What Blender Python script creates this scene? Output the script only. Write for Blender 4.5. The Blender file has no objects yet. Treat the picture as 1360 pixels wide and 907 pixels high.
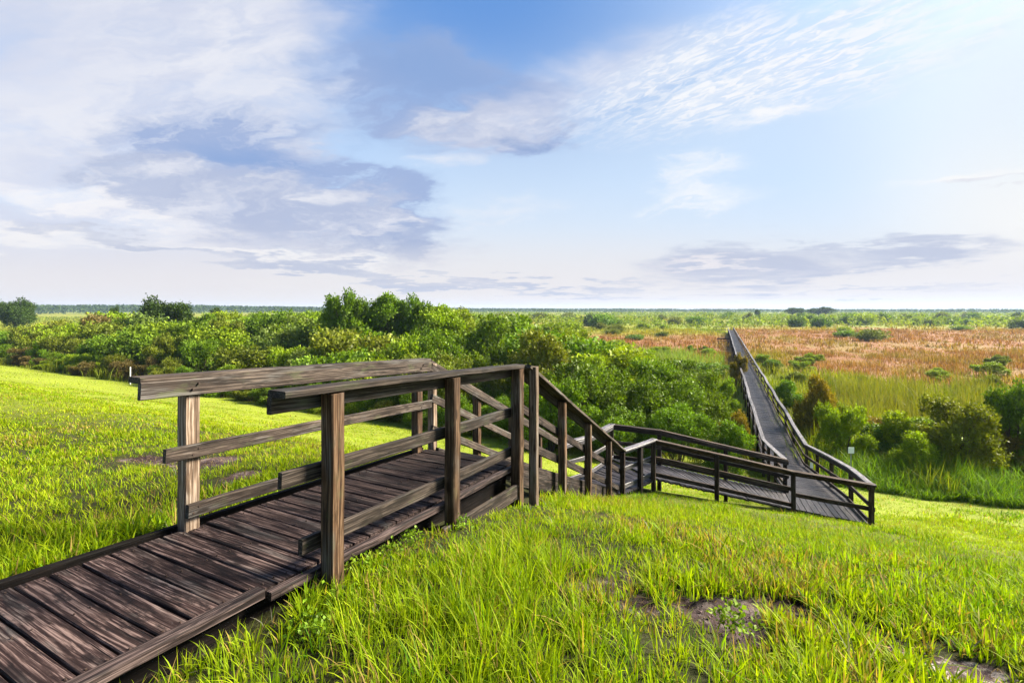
import bpy, math, random
import numpy as np
from mathutils import Vector, Matrix

random.seed(7)
RNG = np.random.default_rng(11)
SC = bpy.context.scene
COL = SC.collection
R = math.radians
ZC = 6.95                       # eye height above the marsh, metres
F = 642.0 / 1360.0              # focal length over picture width
UX, UY = 0.457, 0.889           # direction across the levee (down to the marsh)


def V(x, y, h):
    """x to the right, y ahead, h metres below the eye."""
    return Vector((x, y, ZC - h))


# ------------------------------------------------------------------ noise
def _hash(ix, iy, seed):
    h = (ix * 374761393 + iy * 668265263 + seed * 1442695041) & 0xFFFFFFFF
    h = ((h ^ (h >> 13)) * 1274126177) & 0xFFFFFFFF
    h = h ^ (h >> 16)
    return (h & 0xFFFFFF) / float(0xFFFFFF)


def vnoise(x, y, seed=0):
    x = np.asarray(x, dtype=np.float64); y = np.asarray(y, dtype=np.float64)
    ix = np.floor(x).astype(np.int64); iy = np.floor(y).astype(np.int64)
    fx = x - ix; fy = y - iy
    fx = fx * fx * (3 - 2 * fx); fy = fy * fy * (3 - 2 * fy)
    a = _hash(ix, iy, seed); b = _hash(ix + 1, iy, seed)
    c = _hash(ix, iy + 1, seed); d = _hash(ix + 1, iy + 1, seed)
    return (a + (b - a) * fx) * (1 - fy) + (c + (d - c) * fx) * fy


def fbm(x, y, seed=0, octs=4):
    s = 0; a = 0.5; t = 0
    for k in range(octs):
        s = s + a * vnoise(x * 2 ** k + 17.3 * k, y * 2 ** k - 9.1 * k, seed + k); t += a; a *= 0.5
    return s / t


def sstep(a, b, x):
    t = np.clip((np.asarray(x, dtype=np.float64) - a) / (b - a), 0, 1)
    return t * t * (3 - 2 * t)


# ------------------------------------------------------------------ terrain
_ps = np.array([-60, -6, 0, 1.2, 2.05, 3.3, 4.6, 6.5, 8.2, 10, 11.9, 12.8, 15, 18, 20, 22, 25, 30, 5000.])
_ph = np.array([2.3, 1.72, 1.64, 1.67, 1.72, 1.80, 2.02, 2.66, 3.26, 3.90, 4.33, 4.69, 5.3, 5.98, 6.4, 6.72, 6.93, 6.95, 6.95])
_ds = np.arange(-60, 40, 0.1)
_dh = np.convolve(np.pad(np.interp(_ds, _ps, _ph), 8, mode='edge'), np.ones(17) / 17, mode='valid')


def ground_h(x, y):
    x = np.asarray(x, dtype=np.float64); y = np.asarray(y, dtype=np.float64)
    s = UX * x + UY * y
    t = UY * x - UX * y
    s2 = s * (1 - 0.10 * np.clip(-x / 45, 0, 1))
    h = np.interp(s2, _ds, _dh)
    near = 1 - sstep(18, 24, s)
    h = h - 0.13 * sstep(-2.6, -3.6, t) * (1 - sstep(5, 9, s)) * sstep(-3, 1, s)
    h = h - near * (fbm(x * 0.35, y * 0.35, 3, 3) - 0.5) * 0.16 - near * (fbm(x * 1.7, y * 1.7, 5, 2) - 0.5) * 0.05
    h = h - (1 - near) * (fbm(x * 0.05, y * 0.05, 8, 3) - 0.5) * 0.5 * sstep(26, 60, s)
    return h


def gz(x, y):
    return ZC - ground_h(x, y)


# dirt patches: x, y, radius along s-lateral, radius along depth
def pix_ground(px, py):
    u = (px - 680) / 642; v = (py - 411) / 642
    y = np.linspace(1.2, 60, 6000)
    hit = np.where(ground_h(u * y, y) < v * y)[0]
    yy = y[hit[0]] if len(hit) else 60
    return u * yy, yy


DIRT = []
for px, py, rx, ry, k in [(958, 812, 62, 26, 1.0), (1030, 806, 50, 15, .9), (1098, 796, 22, 8, .7), (1128, 822, 26, 14, .9), (1190, 858, 20, 9, .8),
                          (1252, 884, 30, 16, 1.0), (1308, 893, 44, 17, 1.0), (850, 802, 26, 12, .8), (790, 776, 46, 12, .6),
                          (838, 766, 24, 10, .55), (205, 609, 42, 7, 1.0), (262, 617, 36, 5, .9), (316, 632, 17, 9, .9), (280, 612, 24, 7, .7)]:
    cx, cy = pix_ground(px, py)
    x2, y2 = pix_ground(px, py + ry)
    DIRT.append((cx, cy, 1.0 * rx / 642 * cy, 1.15 * abs(cy - y2), k))


def dirt(x, y):
    m = np.zeros_like(np.asarray(x, dtype=np.float64))
    wx = (fbm(x * 3.1, y * 3.1, 21, 3) - .5); wy = (fbm(x * 3.1, y * 3.1, 31, 3) - .5)
    for cx, cy, rx, ry, k in DIRT:
        d = np.sqrt(((x - cx + wx * rx * 1.1) / rx) ** 2 + ((y - cy + wy * ry * 1.6) / ry) ** 2)
        m = np.maximum(m, k * (1 - sstep(.72, 1.18, d)))
    s = UX * x + UY * y; t = UY * x - UX * y
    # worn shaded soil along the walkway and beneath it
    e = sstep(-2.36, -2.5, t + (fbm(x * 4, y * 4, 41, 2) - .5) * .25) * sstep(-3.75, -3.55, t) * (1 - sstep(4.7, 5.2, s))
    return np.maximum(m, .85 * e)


# ------------------------------------------------------------------ mesh helpers
def fast_mesh(name, verts, quads=None, tris=None):
    me = bpy.data.meshes.new(name)
    verts = np.asarray(verts, dtype=np.float32)
    nq = 0 if quads is None else len(quads); nt = 0 if tris is None else len(tris)
    loops = []
    if nq: loops.append(np.asarray(quads, dtype=np.int32).ravel())
    if nt: loops.append(np.asarray(tris, dtype=np.int32).ravel())
    loops = np.concatenate(loops)
    tot = np.concatenate([np.full(nq, 4, np.int32), np.full(nt, 3, np.int32)])
    start = np.concatenate([[0], np.cumsum(tot)[:-1]]).astype(np.int32)
    me.vertices.add(len(verts)); me.vertices.foreach_set('co', verts.ravel())
    me.loops.add(len(loops)); me.loops.foreach_set('vertex_index', loops)
    me.polygons.add(nq + nt); me.polygons.foreach_set('loop_start', start)
    me.update(calc_edges=True)
    return me


def set_col(me, cols):
    a = me.attributes.new('Col', 'FLOAT_COLOR', 'POINT')
    c = np.ones((len(cols), 4), np.float32); c[:, :3] = cols
    a.data.foreach_set('color', c.ravel())


def link(name, me, mat=None, parent=None):
    o = bpy.data.objects.new(name, me); COL.objects.link(o)
    if mat: me.materials.append(mat)
    if parent:
        o.parent = parent
        o.matrix_parent_inverse = Matrix.Translation(-parent.location)
    return o


def thing(name, label, cat, loc, group=None):
    o = bpy.data.objects.new(name, None); COL.objects.link(o)
    o.location = loc; o.empty_display_size = .2
    o['label'] = label; o['category'] = cat; o['kind'] = 'thing'
    if group: o['group'] = group
    return o


class Wood:
    """Collects sawn boards: slightly irregular chamfered bars with a grain coordinate per corner."""
    def __init__(self):
        self.v = []; self.f = []; self.g = []; self.t = []

    def bar(self, a, b, w, h, side=None, ch=.006, seg=None, jit=.0025, tone=None, twist=0.0):
        a = Vector(a); b = Vector(b); X = b - a; L = X.length; X.normalize()
        if side is None:
            side = X.cross(Vector((0, 0, 1)))
            if side.length < .05: side = Vector((1, 0, 0))
        Y = Vector(side); Y = (Y - X * Y.dot(X)).normalized(); Z = X.cross(Y)
        if Z.z < 0: Z = -Z; Y = -Y
        if seg is None: seg = max(1, min(10, int(L / .25)))
        hw, hh = w / 2, h / 2
        prof = [(-hw + ch, -hh), (hw - ch, -hh), (hw, -hh + ch), (hw, hh - ch), (hw - ch, hh), (-hw + ch, hh), (-hw, hh - ch), (-hw, -hh + ch)]
        base = len(self.v); ro = [random.uniform(-60, 60) for _ in range(3)]
        tn = random.random() if tone is None else tone
        bow = random.uniform(-1, 1) * .0018 * L; bow2 = random.uniform(-1, 1) * .0018 * L
        for i in range(seg + 1):
            q = i / seg; k = 4 * q * (1 - q)
            tw = twist * (q - .5); c, s_ = math.cos(tw), math.sin(tw)
            dy, dz = random.uniform(-jit, jit) + bow * k, random.uniform(-jit, jit) + bow2 * k
            for (py, pz) in prof:
                yy = (py * c - pz * s_) * random.uniform(.985, 1.005) + dy; zz = (py * s_ + pz * c) * random.uniform(.985, 1.005) + dz
                xx = q * L + (random.uniform(-jit, jit) if 0 < i < seg else random.uniform(-jit, jit) * .8)
                self.v.append(a + X * xx + Y * yy + Z * zz)
                self.g.append((xx + ro[0], py + ro[1], pz + ro[2])); self.t.append(tn)
        for i in range(seg):
            for j in range(8):
                p = base + i * 8 + j; n = base + i * 8 + (j + 1) % 8
                self.f.append((p, n, n + 8, p + 8))
        self.f.append(tuple(base + j for j in reversed(range(8))))
        self.f.append(tuple(base + seg * 8 + j for j in range(8)))
        return self

    def post(self, x, y, ztop, zbot, w=.095, yaw=(UX, UY)):
        return self.bar((x, y, zbot), (x, y, ztop), w, w, side=(yaw[1], -yaw[0], 0), jit=.003, ch=.007)

    def build(self, name, mat, parent=None):
        me = bpy.data.meshes.new(name)
        me.from_pydata([tuple(p) for p in self.v], [], self.f)
        a = me.attributes.new('gco', 'FLOAT_VECTOR', 'POINT'); a.data.foreach_set('vector', np.array(self.g, np.float32).ravel())
        a = me.attributes.new('tone', 'FLOAT', 'POINT'); a.data.foreach_set('value', np.array(self.t, np.float32))
        me.update()
        return link(name, me, mat, parent)


# ------------------------------------------------------------------ node helpers
class Nodes:
    def __init__(self, tree):
        self.t = tree; self.n = tree.nodes; self.l = tree.links

    def new(self, kind, **kw):
        n = self.n.new(kind)
        for k, v in kw.items(): setattr(n, k, v)
        return n

    def put(self, sock, v):
        if isinstance(v, bpy.types.NodeSocket): self.l.new(v, sock)
        elif v is not None:
            if isinstance(v, tuple) and sock.type == 'RGBA' and len(v) == 3: v = (*v, 1)
            sock.default_value = v

    def m(self, op, a, b=None, c=None, clamp=False):
        n = self.new('ShaderNodeMath', operation=op, use_clamp=clamp)
        self.put(n.inputs[0], a); self.put(n.inputs[1], b); self.put(n.inputs[2], c)
        return n.outputs[0]

    def vm(self, op, a, b=None):
        n = self.new('ShaderNodeVectorMath', operation=op)
        self.put(n.inputs[0], a)
        if b is not None: self.put(n.inputs[1] if op != 'SCALE' else n.inputs['Scale'], b)
        return n.outputs[1] if op in ('LENGTH', 'DOT_PRODUCT', 'DISTANCE') else n.outputs[0]

    def comb(self, x, y, z):
        n = self.new('ShaderNodeCombineXYZ')
        for i, v in enumerate((x, y, z)): self.put(n.inputs[i], v)
        return n.outputs[0]

    def sep(self, v):
        n = self.new('ShaderNodeSeparateXYZ'); self.put(n.inputs[0], v); return n.outputs

    def noise(self, vec, scale=1., detail=4., rough=.55, dist=0., col=False):
        n = self.new('ShaderNodeTexNoise'); self.put(n.inputs['Vector'], vec)
        n.inputs['Scale'].default_value = scale; n.inputs['Detail'].default_value = detail
        n.inputs['Roughness'].default_value = rough; n.inputs['Distortion'].default_value = dist
        return n.outputs['Color'] if col else n.outputs[0]

    def ss(self, v, a, b, o0=0., o1=1., smooth=True):
        n = self.new('ShaderNodeMapRange', interpolation_type='SMOOTHSTEP' if smooth else 'LINEAR')
        self.put(n.inputs['Value'], v)
        n.inputs['From Min'].default_value = a; n.inputs['From Max'].default_value = b
        n.inputs['To Min'].default_value = o0; n.inputs['To Max'].default_value = o1
        return n.outputs[0]

    def mix(self, f, a, b, mode='MIX'):
        n = self.new('ShaderNodeMix', data_type='RGBA', blend_type=mode)
        self.put(n.inputs[0], f); self.put(n.inputs[6], a); self.put(n.inputs[7], b)
        return n.outputs[2]

    def attr(self, name, kind='GEOMETRY'):
        return self.new('ShaderNodeAttribute', attribute_name=name, attribute_type=kind)


def new_mat(name):
    m = bpy.data.materials.new(name); m.use_nodes = True
    m.node_tree.nodes.clear()
    k = Nodes(m.node_tree)
    out = k.new('ShaderNodeOutputMaterial')
    return m, k, out


def principled(k, color, rough=.6, spec=.3, bump=None, bstr=.3, bdist=.004):
    b = k.new('ShaderNodeBsdfPrincipled')
    k.put(b.inputs['Base Color'], color); k.put(b.inputs['Roughness'], rough)
    b.inputs['Specular IOR Level'].default_value = spec
    if bump is not None:
        n = k.new('ShaderNodeBump'); k.put(n.inputs['Height'], bump)
        n.inputs['Strength'].default_value = bstr; n.inputs['Distance'].default_value = bdist
        k.l.new(n.outputs[0], b.inputs['Normal'])
    return b.outputs[0]


def wood_mat(name, dark, mid, light, stain=.5, rough=.75, spec=.15, grain=1.0, moss=0.0, contrast=1.0, fade=0.0):
    m, k, out = new_mat(name)
    g = k.attr('gco').outputs['Vector']; tone = k.attr('tone').outputs['Fac']
    g1 = k.vm('MULTIPLY', g, (2.2, 42 * grain, 42 * grain))
    wob = k.noise(k.vm('MULTIPLY', g, (1.3, 6, 6)), 1., 2, .5, 0, True)
    g1 = k.vm('ADD', g1, k.vm('SCALE', wob, 3.0))
    fine = k.noise(g1, 1., 3, .6)
    g2 = k.vm('MULTIPLY', g, (6, 240, 240))
    hair = k.noise(g2, 1., 2, .6)
    streak = k.ss(fine, .38, .60)
    c = k.mix(streak, dark, mid)
    c = k.mix(k.m('MULTIPLY', k.ss(fine, .49, .62), k.ss(hair, .34, .56)), c, light)
    crack = k.ss(k.noise(k.vm('MULTIPLY', g, (1.2, 60, 60)), 1., 2, .5), .63, .70)
    c = k.mix(k.m('MULTIPLY', crack, .8 * contrast), c, tuple(x * .25 for x in dark))
    bl = k.noise(k.vm('MULTIPLY', g, (3.4, 13, 13)), 1., 6, .65)
    c = k.mix(k.m('MULTIPLY', k.ss(bl, .50, .62), stain), c, tuple(x * .35 for x in dark))
    c = k.mix(k.m('MULTIPLY', k.ss(bl, .46, .30), .25), c, light)
    if fade:      # patches bleached silver-grey, the grain still showing
        fd = k.m('MULTIPLY', k.ss(k.noise(k.vm('MULTIPLY', g, (1.1, 5, 5)), 1.7, 3, .55), .50, .66), fade)
        gl = sum(light) / 3
        c = k.mix(fd, c, k.mix(streak, tuple(x * .45 for x in mid), (gl * 1.05, gl, gl * .95)))
    vo = k.new('ShaderNodeTexVoronoi'); k.put(vo.inputs['Vector'], k.vm('MULTIPLY', g, (3.2, 11, 11))); vo.inputs['Scale'].default_value = 1.
    c = k.mix(k.m('MULTIPLY', k.ss(vo.outputs['Distance'], .20, .10), .85), c, tuple(x * .6 for x in dark))
    if moss:
        mo = k.noise(k.vm('MULTIPLY', g, (4, 9, 9)), 1., 4, .6)
        c = k.mix(k.m('MULTIPLY', k.ss(mo, .56, .7), moss), c, (.07, .085, .035))
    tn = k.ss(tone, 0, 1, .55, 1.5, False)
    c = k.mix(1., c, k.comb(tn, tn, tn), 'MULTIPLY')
    h = k.m('ADD', k.m('MULTIPLY', fine, .8), k.m('SUBTRACT', k.m('MULTIPLY', hair, .35), k.m('MULTIPLY', crack, .9)))
    s = principled(k, c, k.ss(bl, .3, .7, rough + .1, rough - .15), spec, h, .75, .006)
    k.l.new(s, out.inputs[0])
    return m


W_RAIL = wood_mat('weathered_rail_wood', (.017, .0122, .0098), (.036, .0265, .0215), (.090, .071, .058), .7, grain=2.4, moss=.3, fade=.8)
W_POST = wood_mat('weathered_post_wood', (.024, .0122, .0064), (.068, .0365, .0185), (.135, .088, .054), .6, grain=2.2, moss=.25, fade=.55)
W_POST_PALE = wood_mat('pale_post_wood', (.085, .056, .038), (.20, .142, .098), (.34, .27, .215), .35, grain=2.0, moss=.35, fade=.4)
W_DECK = wood_mat('wet_deck_wood', (.0075, .0038, .0036), (.026, .0155, .0145), (.100, .070, .064), .85, rough=.8, spec=.12, grain=1.9, contrast=1.2, fade=.35)
W_RIM = wood_mat('shade_black_rim_wood', (.0018, .0013, .0012), (.004, .003, .0027), (.008, .006, .0052), .8, spec=.08, grain=2.)  # near-black: the shade under the kerb is put into the wood colour
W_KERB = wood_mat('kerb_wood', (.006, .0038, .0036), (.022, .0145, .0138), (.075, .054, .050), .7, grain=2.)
W_STAIR = wood_mat('dark_stair_wood', (.005, .003, .0026), (.018, .0115, .0095), (.060, .045, .038), .65, grain=2., fade=.3)
W_LOW = wood_mat('lower_walk_wood', (.008, .0045, .0032), (.032, .0185, .0125), (.080, .056, .042), .55, grain=2., fade=.3)
W_CAP = wood_mat('silvered_cap_wood', (.034, .030, .032), (.090, .083, .092), (.18, .172, .19), .3, rough=.5, spec=.45, grain=2.)
W_LOWDECK = wood_mat('damp_plank_wood', (.0038, .0030, .0046), (.0125, .0100, .0142), (.036, .031, .041), .55, rough=.5, spec=.3, grain=1.5)


def leaf_mat(name, transl=.35, rough=.55, spec=.25, tint=True):
    m, k, out = new_mat(name)
    c = k.attr('Col').outputs['Color']
    if tint:
        oi = k.new('ShaderNodeObjectInfo')
        c = k.mix(1., c, oi.outputs['Color'], 'MULTIPLY')
    p = principled(k, c, rough, spec)
    tr = k.new('ShaderNodeBsdfTranslucent')
    tc = k.mix(1., c, (1.15, 1.2, .40), 'MULTIPLY')
    k.l.new(tc, tr.inputs['Color'])
    ms = k.new('ShaderNodeMixShader'); ms.inputs[0].default_value = transl
    k.l.new(p, ms.inputs[1]); k.l.new(tr.outputs[0], ms.inputs[2])
    k.l.new(ms.outputs[0], out.inputs[0])
    return m


M_GRASS = leaf_mat('grass_blade', .42, .6, .10, tint=False)
M_LEAF = leaf_mat('shrub_leaf', .30, .55, .15)
M_REED = leaf_mat('marsh_blade', .4, .6, .1, tint=False)


def plain_mat(name, col, rough=.7, spec=.3, var=.25, scale=6.):
    m, k, out = new_mat(name)
    tc = k.new('ShaderNodeTexCoord')
    n = k.noise(tc.outputs['Object'], scale, 5, .6)
    v = k.ss(n, .3, .7, 1 - var, 1 + var, False)
    c = k.mix(1., col, k.comb(v, v, v), 'MULTIPLY')
    k.l.new(principled(k, c, rough, spec, n, .3, .01), out.inputs[0])
    return m


M_BARK = plain_mat('shrub_bark', (.075, .055, .04), .85, .15, .4, 9)
M_WHITE = plain_mat('white_plastic', (.82, .82, .8), .5, .4, .06, 14)
M_NAIL = plain_mat('rusty_nail', (.030, .018, .013), .7, .3, .4, 40)
M_STAKE = plain_mat('metal_stake', (.30, .30, .29), .5, .4, .2, 10)


# ------------------------------------------------------------------ camera
cam_d = bpy.data.cameras.new('camera'); cam = bpy.data.objects.new('camera', cam_d); COL.objects.link(cam)
cam.location = (0, 0, ZC); cam.rotation_euler = (R(90), 0, 0)
cam_d.sensor_width = 36; cam_d.lens = 36 * F; cam_d.shift_y = -42.5 / 1360
cam_d.clip_start = .05; cam_d.clip_end = 20000
SC.camera = cam

# ------------------------------------------------------------------ light
SUN_AZ, SUN_EL = 72.0, 35.0
ld = bpy.data.lights.new('sun', 'SUN'); ld.energy = 4.6; ld.angle = R(20.0); ld.color = (1.0, .90, .72)
lo = bpy.data.objects.new('sun', ld); COL.objects.link(lo)
sd = Vector((math.sin(R(SUN_AZ)) * math.cos(R(SUN_EL)), math.cos(R(SUN_AZ)) * math.cos(R(SUN_EL)), math.sin(R(SUN_EL))))
lo.rotation_euler = (-sd).to_track_quat('-Z', 'Y').to_euler(); lo.location = (20, 10, 30)

SC.view_settings.view_transform = 'Standard'; SC.view_settings.look = 'None'
SC.view_settings.exposure = 2.3; SC.view_settings.gamma = 1.0
SC.cycles.use_denoising = True
SC.cycles.max_bounces = 6; SC.cycles.transparent_max_bounces = 8
SC.cycles.diffuse_bounces = 3; SC.cycles.glossy_bounces = 2; SC.cycles.transmission_bounces = 4
SC.cycles.volume_bounces = 0
SC.cycles.sample_clamp_indirect = 6

#@@WORLD
w = bpy.data.worlds.new('World'); SC.world = w; w.use_nodes = True
w.cycles.sampling_method = 'MANUAL'; w.cycles.sample_map_resolution = 256
w.node_tree.nodes.clear()
k = Nodes(w.node_tree)
out = k.new('ShaderNodeOutputWorld'); bg = k.new('ShaderNodeBackground'); bg.inputs['Strength'].default_value = .05
sky = k.new('ShaderNodeTexSky', sky_type='NISHITA', sun_disc=False)
sky.sun_elevation = R(SUN_EL); sky.sun_rotation = R(SUN_AZ); sky.altitude = 10; sky.air_density = 1.0; sky.dust_density = .6; sky.ozone_density = 1.6
tc = k.new('ShaderNodeTexCoord')
D = tc.outputs['Generated']
dx, dy, dz = k.sep(D)
yc = k.m('MAXIMUM', dy, .12)
P = k.m('ADD', 680., k.m('MULTIPLY', 642., k.m('DIVIDE', dx, yc)))      # bearing from the levee's outward direction
Q = k.m('SUBTRACT', 411., k.m('MULTIPLY', 642., k.m('DIVIDE', dz, yc)))  # height above the horizon
zc = k.m('ADD', k.m('MAXIMUM', dz, 0.), .07)
plane = k.comb(k.m('DIVIDE', dx, zc), k.m('DIVIDE', dy, zc), 0.)         # the cloud layer seen as a level sheet


def rotv(v, deg, sx, sy):
    x, y, _ = k.sep(v); c, s = math.cos(R(deg)), math.sin(R(deg))
    a = k.m('MULTIPLY', k.m('ADD', k.m('MULTIPLY', x, c), k.m('MULTIPLY', y, s)), sx)
    b = k.m('MULTIPLY', k.m('SUBTRACT', k.m('MULTIPLY', y, c), k.m('MULTIPLY', x, s)), sy)
    return k.comb(a, b, 0.)


warp = k.sep(k.noise(plane, 1.1, 5, .62, 0, True))
w2 = k.sep(k.noise(k.comb(k.m('MULTIPLY', P, .006), k.m('MULTIPLY', Q, .014), 3.), 1., 5, .6, .3, True))
wP = k.m('ADD', P, k.m('ADD', k.m('MULTIPLY', k.m('SUBTRACT', warp[0], .5), 200.), k.m('MULTIPLY', k.m('SUBTRACT', w2[0], .5), 190.)))
wQ = k.m('ADD', Q, k.m('ADD', k.m('MULTIPLY', k.m('SUBTRACT', warp[1], .5), 90.), k.m('MULTIPLY', k.m('SUBTRACT', w2[1], .5), 60.)))


def blob(cx_, cy_, rx, ry, deg=0, soft=.0, warped=True):
    p = k.m('SUBTRACT', wP if warped else P, float(cx_)); q = k.m('SUBTRACT', wQ if warped else Q, float(cy_))
    c, s = math.cos(R(deg)), math.sin(R(deg))          # deg: rises to the right
    a = k.m('DIVIDE', k.m('SUBTRACT', k.m('MULTIPLY', p, c), k.m('MULTIPLY', q, s)), float(rx))
    b = k.m('DIVIDE', k.m('ADD', k.m('MULTIPLY', q, c), k.m('MULTIPLY', p, s)), float(ry))
    d = k.m('SQRT', k.m('ADD', k.m('MULTIPLY', a, a), k.m('MULTIPLY', b, b)))
    return k.ss(d, soft, 1., 1., 0.)


def add(*xs):
    r = xs[0]
    for x in xs[1:]: r = k.m('ADD', r, x)
    return k.m('MINIMUM', r, 1.)


def mul(a, *bs):
    for b in bs: a = k.m('MULTIPLY', a, b)
    return a


def lin(r, g, b, s=.246):
    f = lambda v: (v / 255 / 12.92 if v < 10 else ((v / 255 + .055) / 1.055) ** 2.4) / s
    return (f(r), f(g), f(b))


def lay(c, col, mask): return k.mix(mask, c, lin(*col))


n_soft = k.noise(rotv(plane, 20, .9, 1.5), 1., 6, .58, .3)
n_str = k.noise(rotv(plane, -58, .6, 3.0), 1., 7, .64, .5)
PQ = lambda sx, sy, sh, z: k.comb(k.m('MULTIPLY', wP, sx), k.m('MULTIPLY', k.m('ADD', wQ, k.m('MULTIPLY', P, sh)), sy), z)
n_body = k.noise(PQ(.0046, .0105, .12, 2.), 1., 8, .6, .2)
n_edge = k.noise(PQ(.011, .030, .10, 5.), 1., 8, .66, .3)
n_lit = k.noise(PQ(.0075, .020, .12, 9.), 1., 8, .64, .2)
n_wisp = k.noise(k.comb(k.m('MULTIPLY', k.m('ADD', wP, k.m('MULTIPLY', Q, 1.2)), .008), k.m('MULTIPLY', k.m('ADD', wQ, k.m('MULTIPLY', P, .17)), .04), 7.), 1., 7, .66, .6)
n_rip = k.noise(rotv(plane, -52, 11.0, 26.), 1., 5, .62, 1.0)
n_bank = k.noise(k.comb(k.m('MULTIPLY', P, .006), k.m('MULTIPLY', Q, .05), 11.), 1., 7, .64, .6)


def cloud(mask, n, lo_, hi_, amp=1.0):
    # broken edge: the mask eroded by noise
    return k.m('MULTIPLY', k.ss(mask, 0., 1.), k.ss(k.m('ADD', n, k.m('MULTIPLY', mask, .26)), .44, .88))


c = sky.outputs[0]
# clear air: deep blue high in the middle, pale towards the sun and the horizon
c = lay(c, (204, 224, 247), mul(blob(900, 260, 760, 420, 0, .3, False), .92))
c = lay(c, (104, 154, 222), mul(blob(640, -20, 460, 300, -6, .05, False), .97))
c = lay(c, (232, 242, 251), mul(blob(1440, 230, 420, 460, 0, .3, False), .97))
c = lay(c, (228, 235, 244), k.ss(Q, 225., 370., 0., .9))
# broad high sheet filling the left: pale, brighter in the middle of it
sheet = mul(k.ss(add(blob(40, 90, 520, 430, 0, .45), blob(40, 300, 470, 170, 0, .4)), 0., .8), k.ss(n_body, .2, .6, .6, 1.))
c = lay(c, (216, 221, 238), mul(sheet, .96))
c = lay(c, (236, 238, 246), mul(sheet, add(blob(250, 40, 260, 210, 20, .1), blob(60, 180, 220, 120, 0, .0), blob(330, 140, 200, 120, 10, 0)), k.ss(n_lit, .34, .62), .9))
# grey-blue bank sweeping from upper middle down to a dark tip left of centre
bank1 = cloud(add(blob(330, 225, 270, 105, -12, .35), blob(575, 125, 250, 115, -10, .3), blob(470, 285, 215, 72, -8, .4), blob(690, 185, 90, 40, -14, .3)), n_edge, .34, .78, .55)
bank1 = k.m('MULTIPLY', bank1, 1.35, clamp=True)
c = lay(c, (160, 180, 220), mul(bank1, .92))
c = lay(c, (132, 166, 218), mul(add(blob(560, 90, 190, 90, -10, .1), blob(330, 220, 120, 50, -10, .0)), bank1, .65))
lit = k.ss(n_lit, .44, .64)
low = cloud(add(blob(380, 285, 330, 72, -10, .4), blob(640, 165, 150, 52, -6, .2), blob(210, 250, 200, 70, -10, .2)), n_edge, .36, .74, .6)
low = k.m('MULTIPLY', low, 1.35, clamp=True)
c = lay(c, (186, 196, 222), mul(low, .88))
c = lay(c, (228, 231, 242), mul(low, lit, .9))
c = lay(c, (138, 164, 210), mul(cloud(add(blob(565, 312, 78, 30, 8, .3), blob(690, 192, 70, 22, -18, .3), blob(490, 326, 120, 16, 0, .3)), n_edge, .3, .8, .5), .82))
# bright billows along the edges of the bank
c = lay(c, (251, 249, 250), mul(cloud(add(blob(50, 258, 200, 34, -14, .2), blob(200, 300, 240, 26, -8, .0)), n_edge, .42, .86, .75), .85))
c = lay(c, (240, 241, 247), mul(add(blob(432, 196, 60, 24, 10, .0), blob(600, 220, 66, 22, 12, .0), blob(645, 284, 110, 28, 12, .0), blob(420, 262, 150, 18, -8, 0), blob(300, 262, 90, 16, 0, 0)), k.ss(n_edge, .36, .66), .75))
# veil rising to the right, then rippled high cloud
c = lay(c, (218, 223, 240), mul(blob(765, 118, 240, 66, 24, .0), k.ss(n_soft, .26, .56), .85))
rip = add(blob(1060, 80, 430, 100, 14, .3), blob(1250, 10, 260, 70, 12, .3))
c = lay(c, (220, 232, 250), mul(rip, k.ss(n_str, .34, .6), .8))
c = lay(c, (249, 250, 253), mul(rip, k.ss(n_rip, .42, .62), k.ss(n_str, .28, .54, .3, 1.), .95))
c = lay(c, (246, 249, 253), mul(rip, k.ss(n_wisp, .5, .68), .6))
# small wisps
c = lay(c, (246, 249, 253), mul(cloud(add(blob(925, 232, 120, 34, 8, .1), blob(930, 270, 130, 30, 6, .1)), n_wisp, .30, .75, .8), .95))
c = lay(c, (249, 250, 253), mul(cloud(blob(1035, 165, 95, 20, 15, .2), n_wisp, .3, .8, .6), .95))
c = lay(c, (251, 251, 253), mul(cloud(blob(1280, 240, 160, 17, 9, .2), n_wisp, .3, .8, .6), .9))
c = lay(c, (198, 206, 226), mul(cloud(blob(1300, 243, 110, 9, 9, .2), n_wisp, .3, .8, .5), .75))
# warm bright air low on the right
c = lay(c, (251, 248, 244), mul(blob(1420, 300, 330, 170, 0, 0, False), .75))
# low banks towards the horizon
c = lay(c, (235, 231, 232), mul(k.ss(Q, 290., 385.), .9))
c = lay(c, (186, 194, 218), mul(cloud(add(blob(1000, 354, 230, 40, 3, .3), blob(1210, 330, 230, 28, 3, .2)), n_bank, .3, .8, .7), .85))
c = lay(c, (250, 244, 243), mul(blob(960, 352, 130, 8, 3, .1), k.ss(n_bank, .36, .6), .7))
c = lay(c, (202, 207, 224), mul(cloud(add(blob(1160, 384, 300, 10, 2, .2), blob(790, 384, 180, 12, 2, .2)), n_bank, .3, .8, .7), .8))
c = lay(c, (250, 248, 247), mul(cloud(add(blob(80, 318, 330, 20, -4, .2), blob(400, 340, 220, 12, -6, .2)), n_bank, .3, .8, .6), .8))
c = lay(c, (190, 198, 220), mul(cloud(add(blob(220, 330, 340, 15, -8, .2), blob(470, 360, 200, 20, -8, .3), blob(640, 380, 240, 13, -3, .2)), n_bank, .3, .8, .6), .85))
k.l.new(c, bg.inputs['Color']); k.l.new(bg.outputs[0], out.inputs[0])
#@@END

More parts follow.
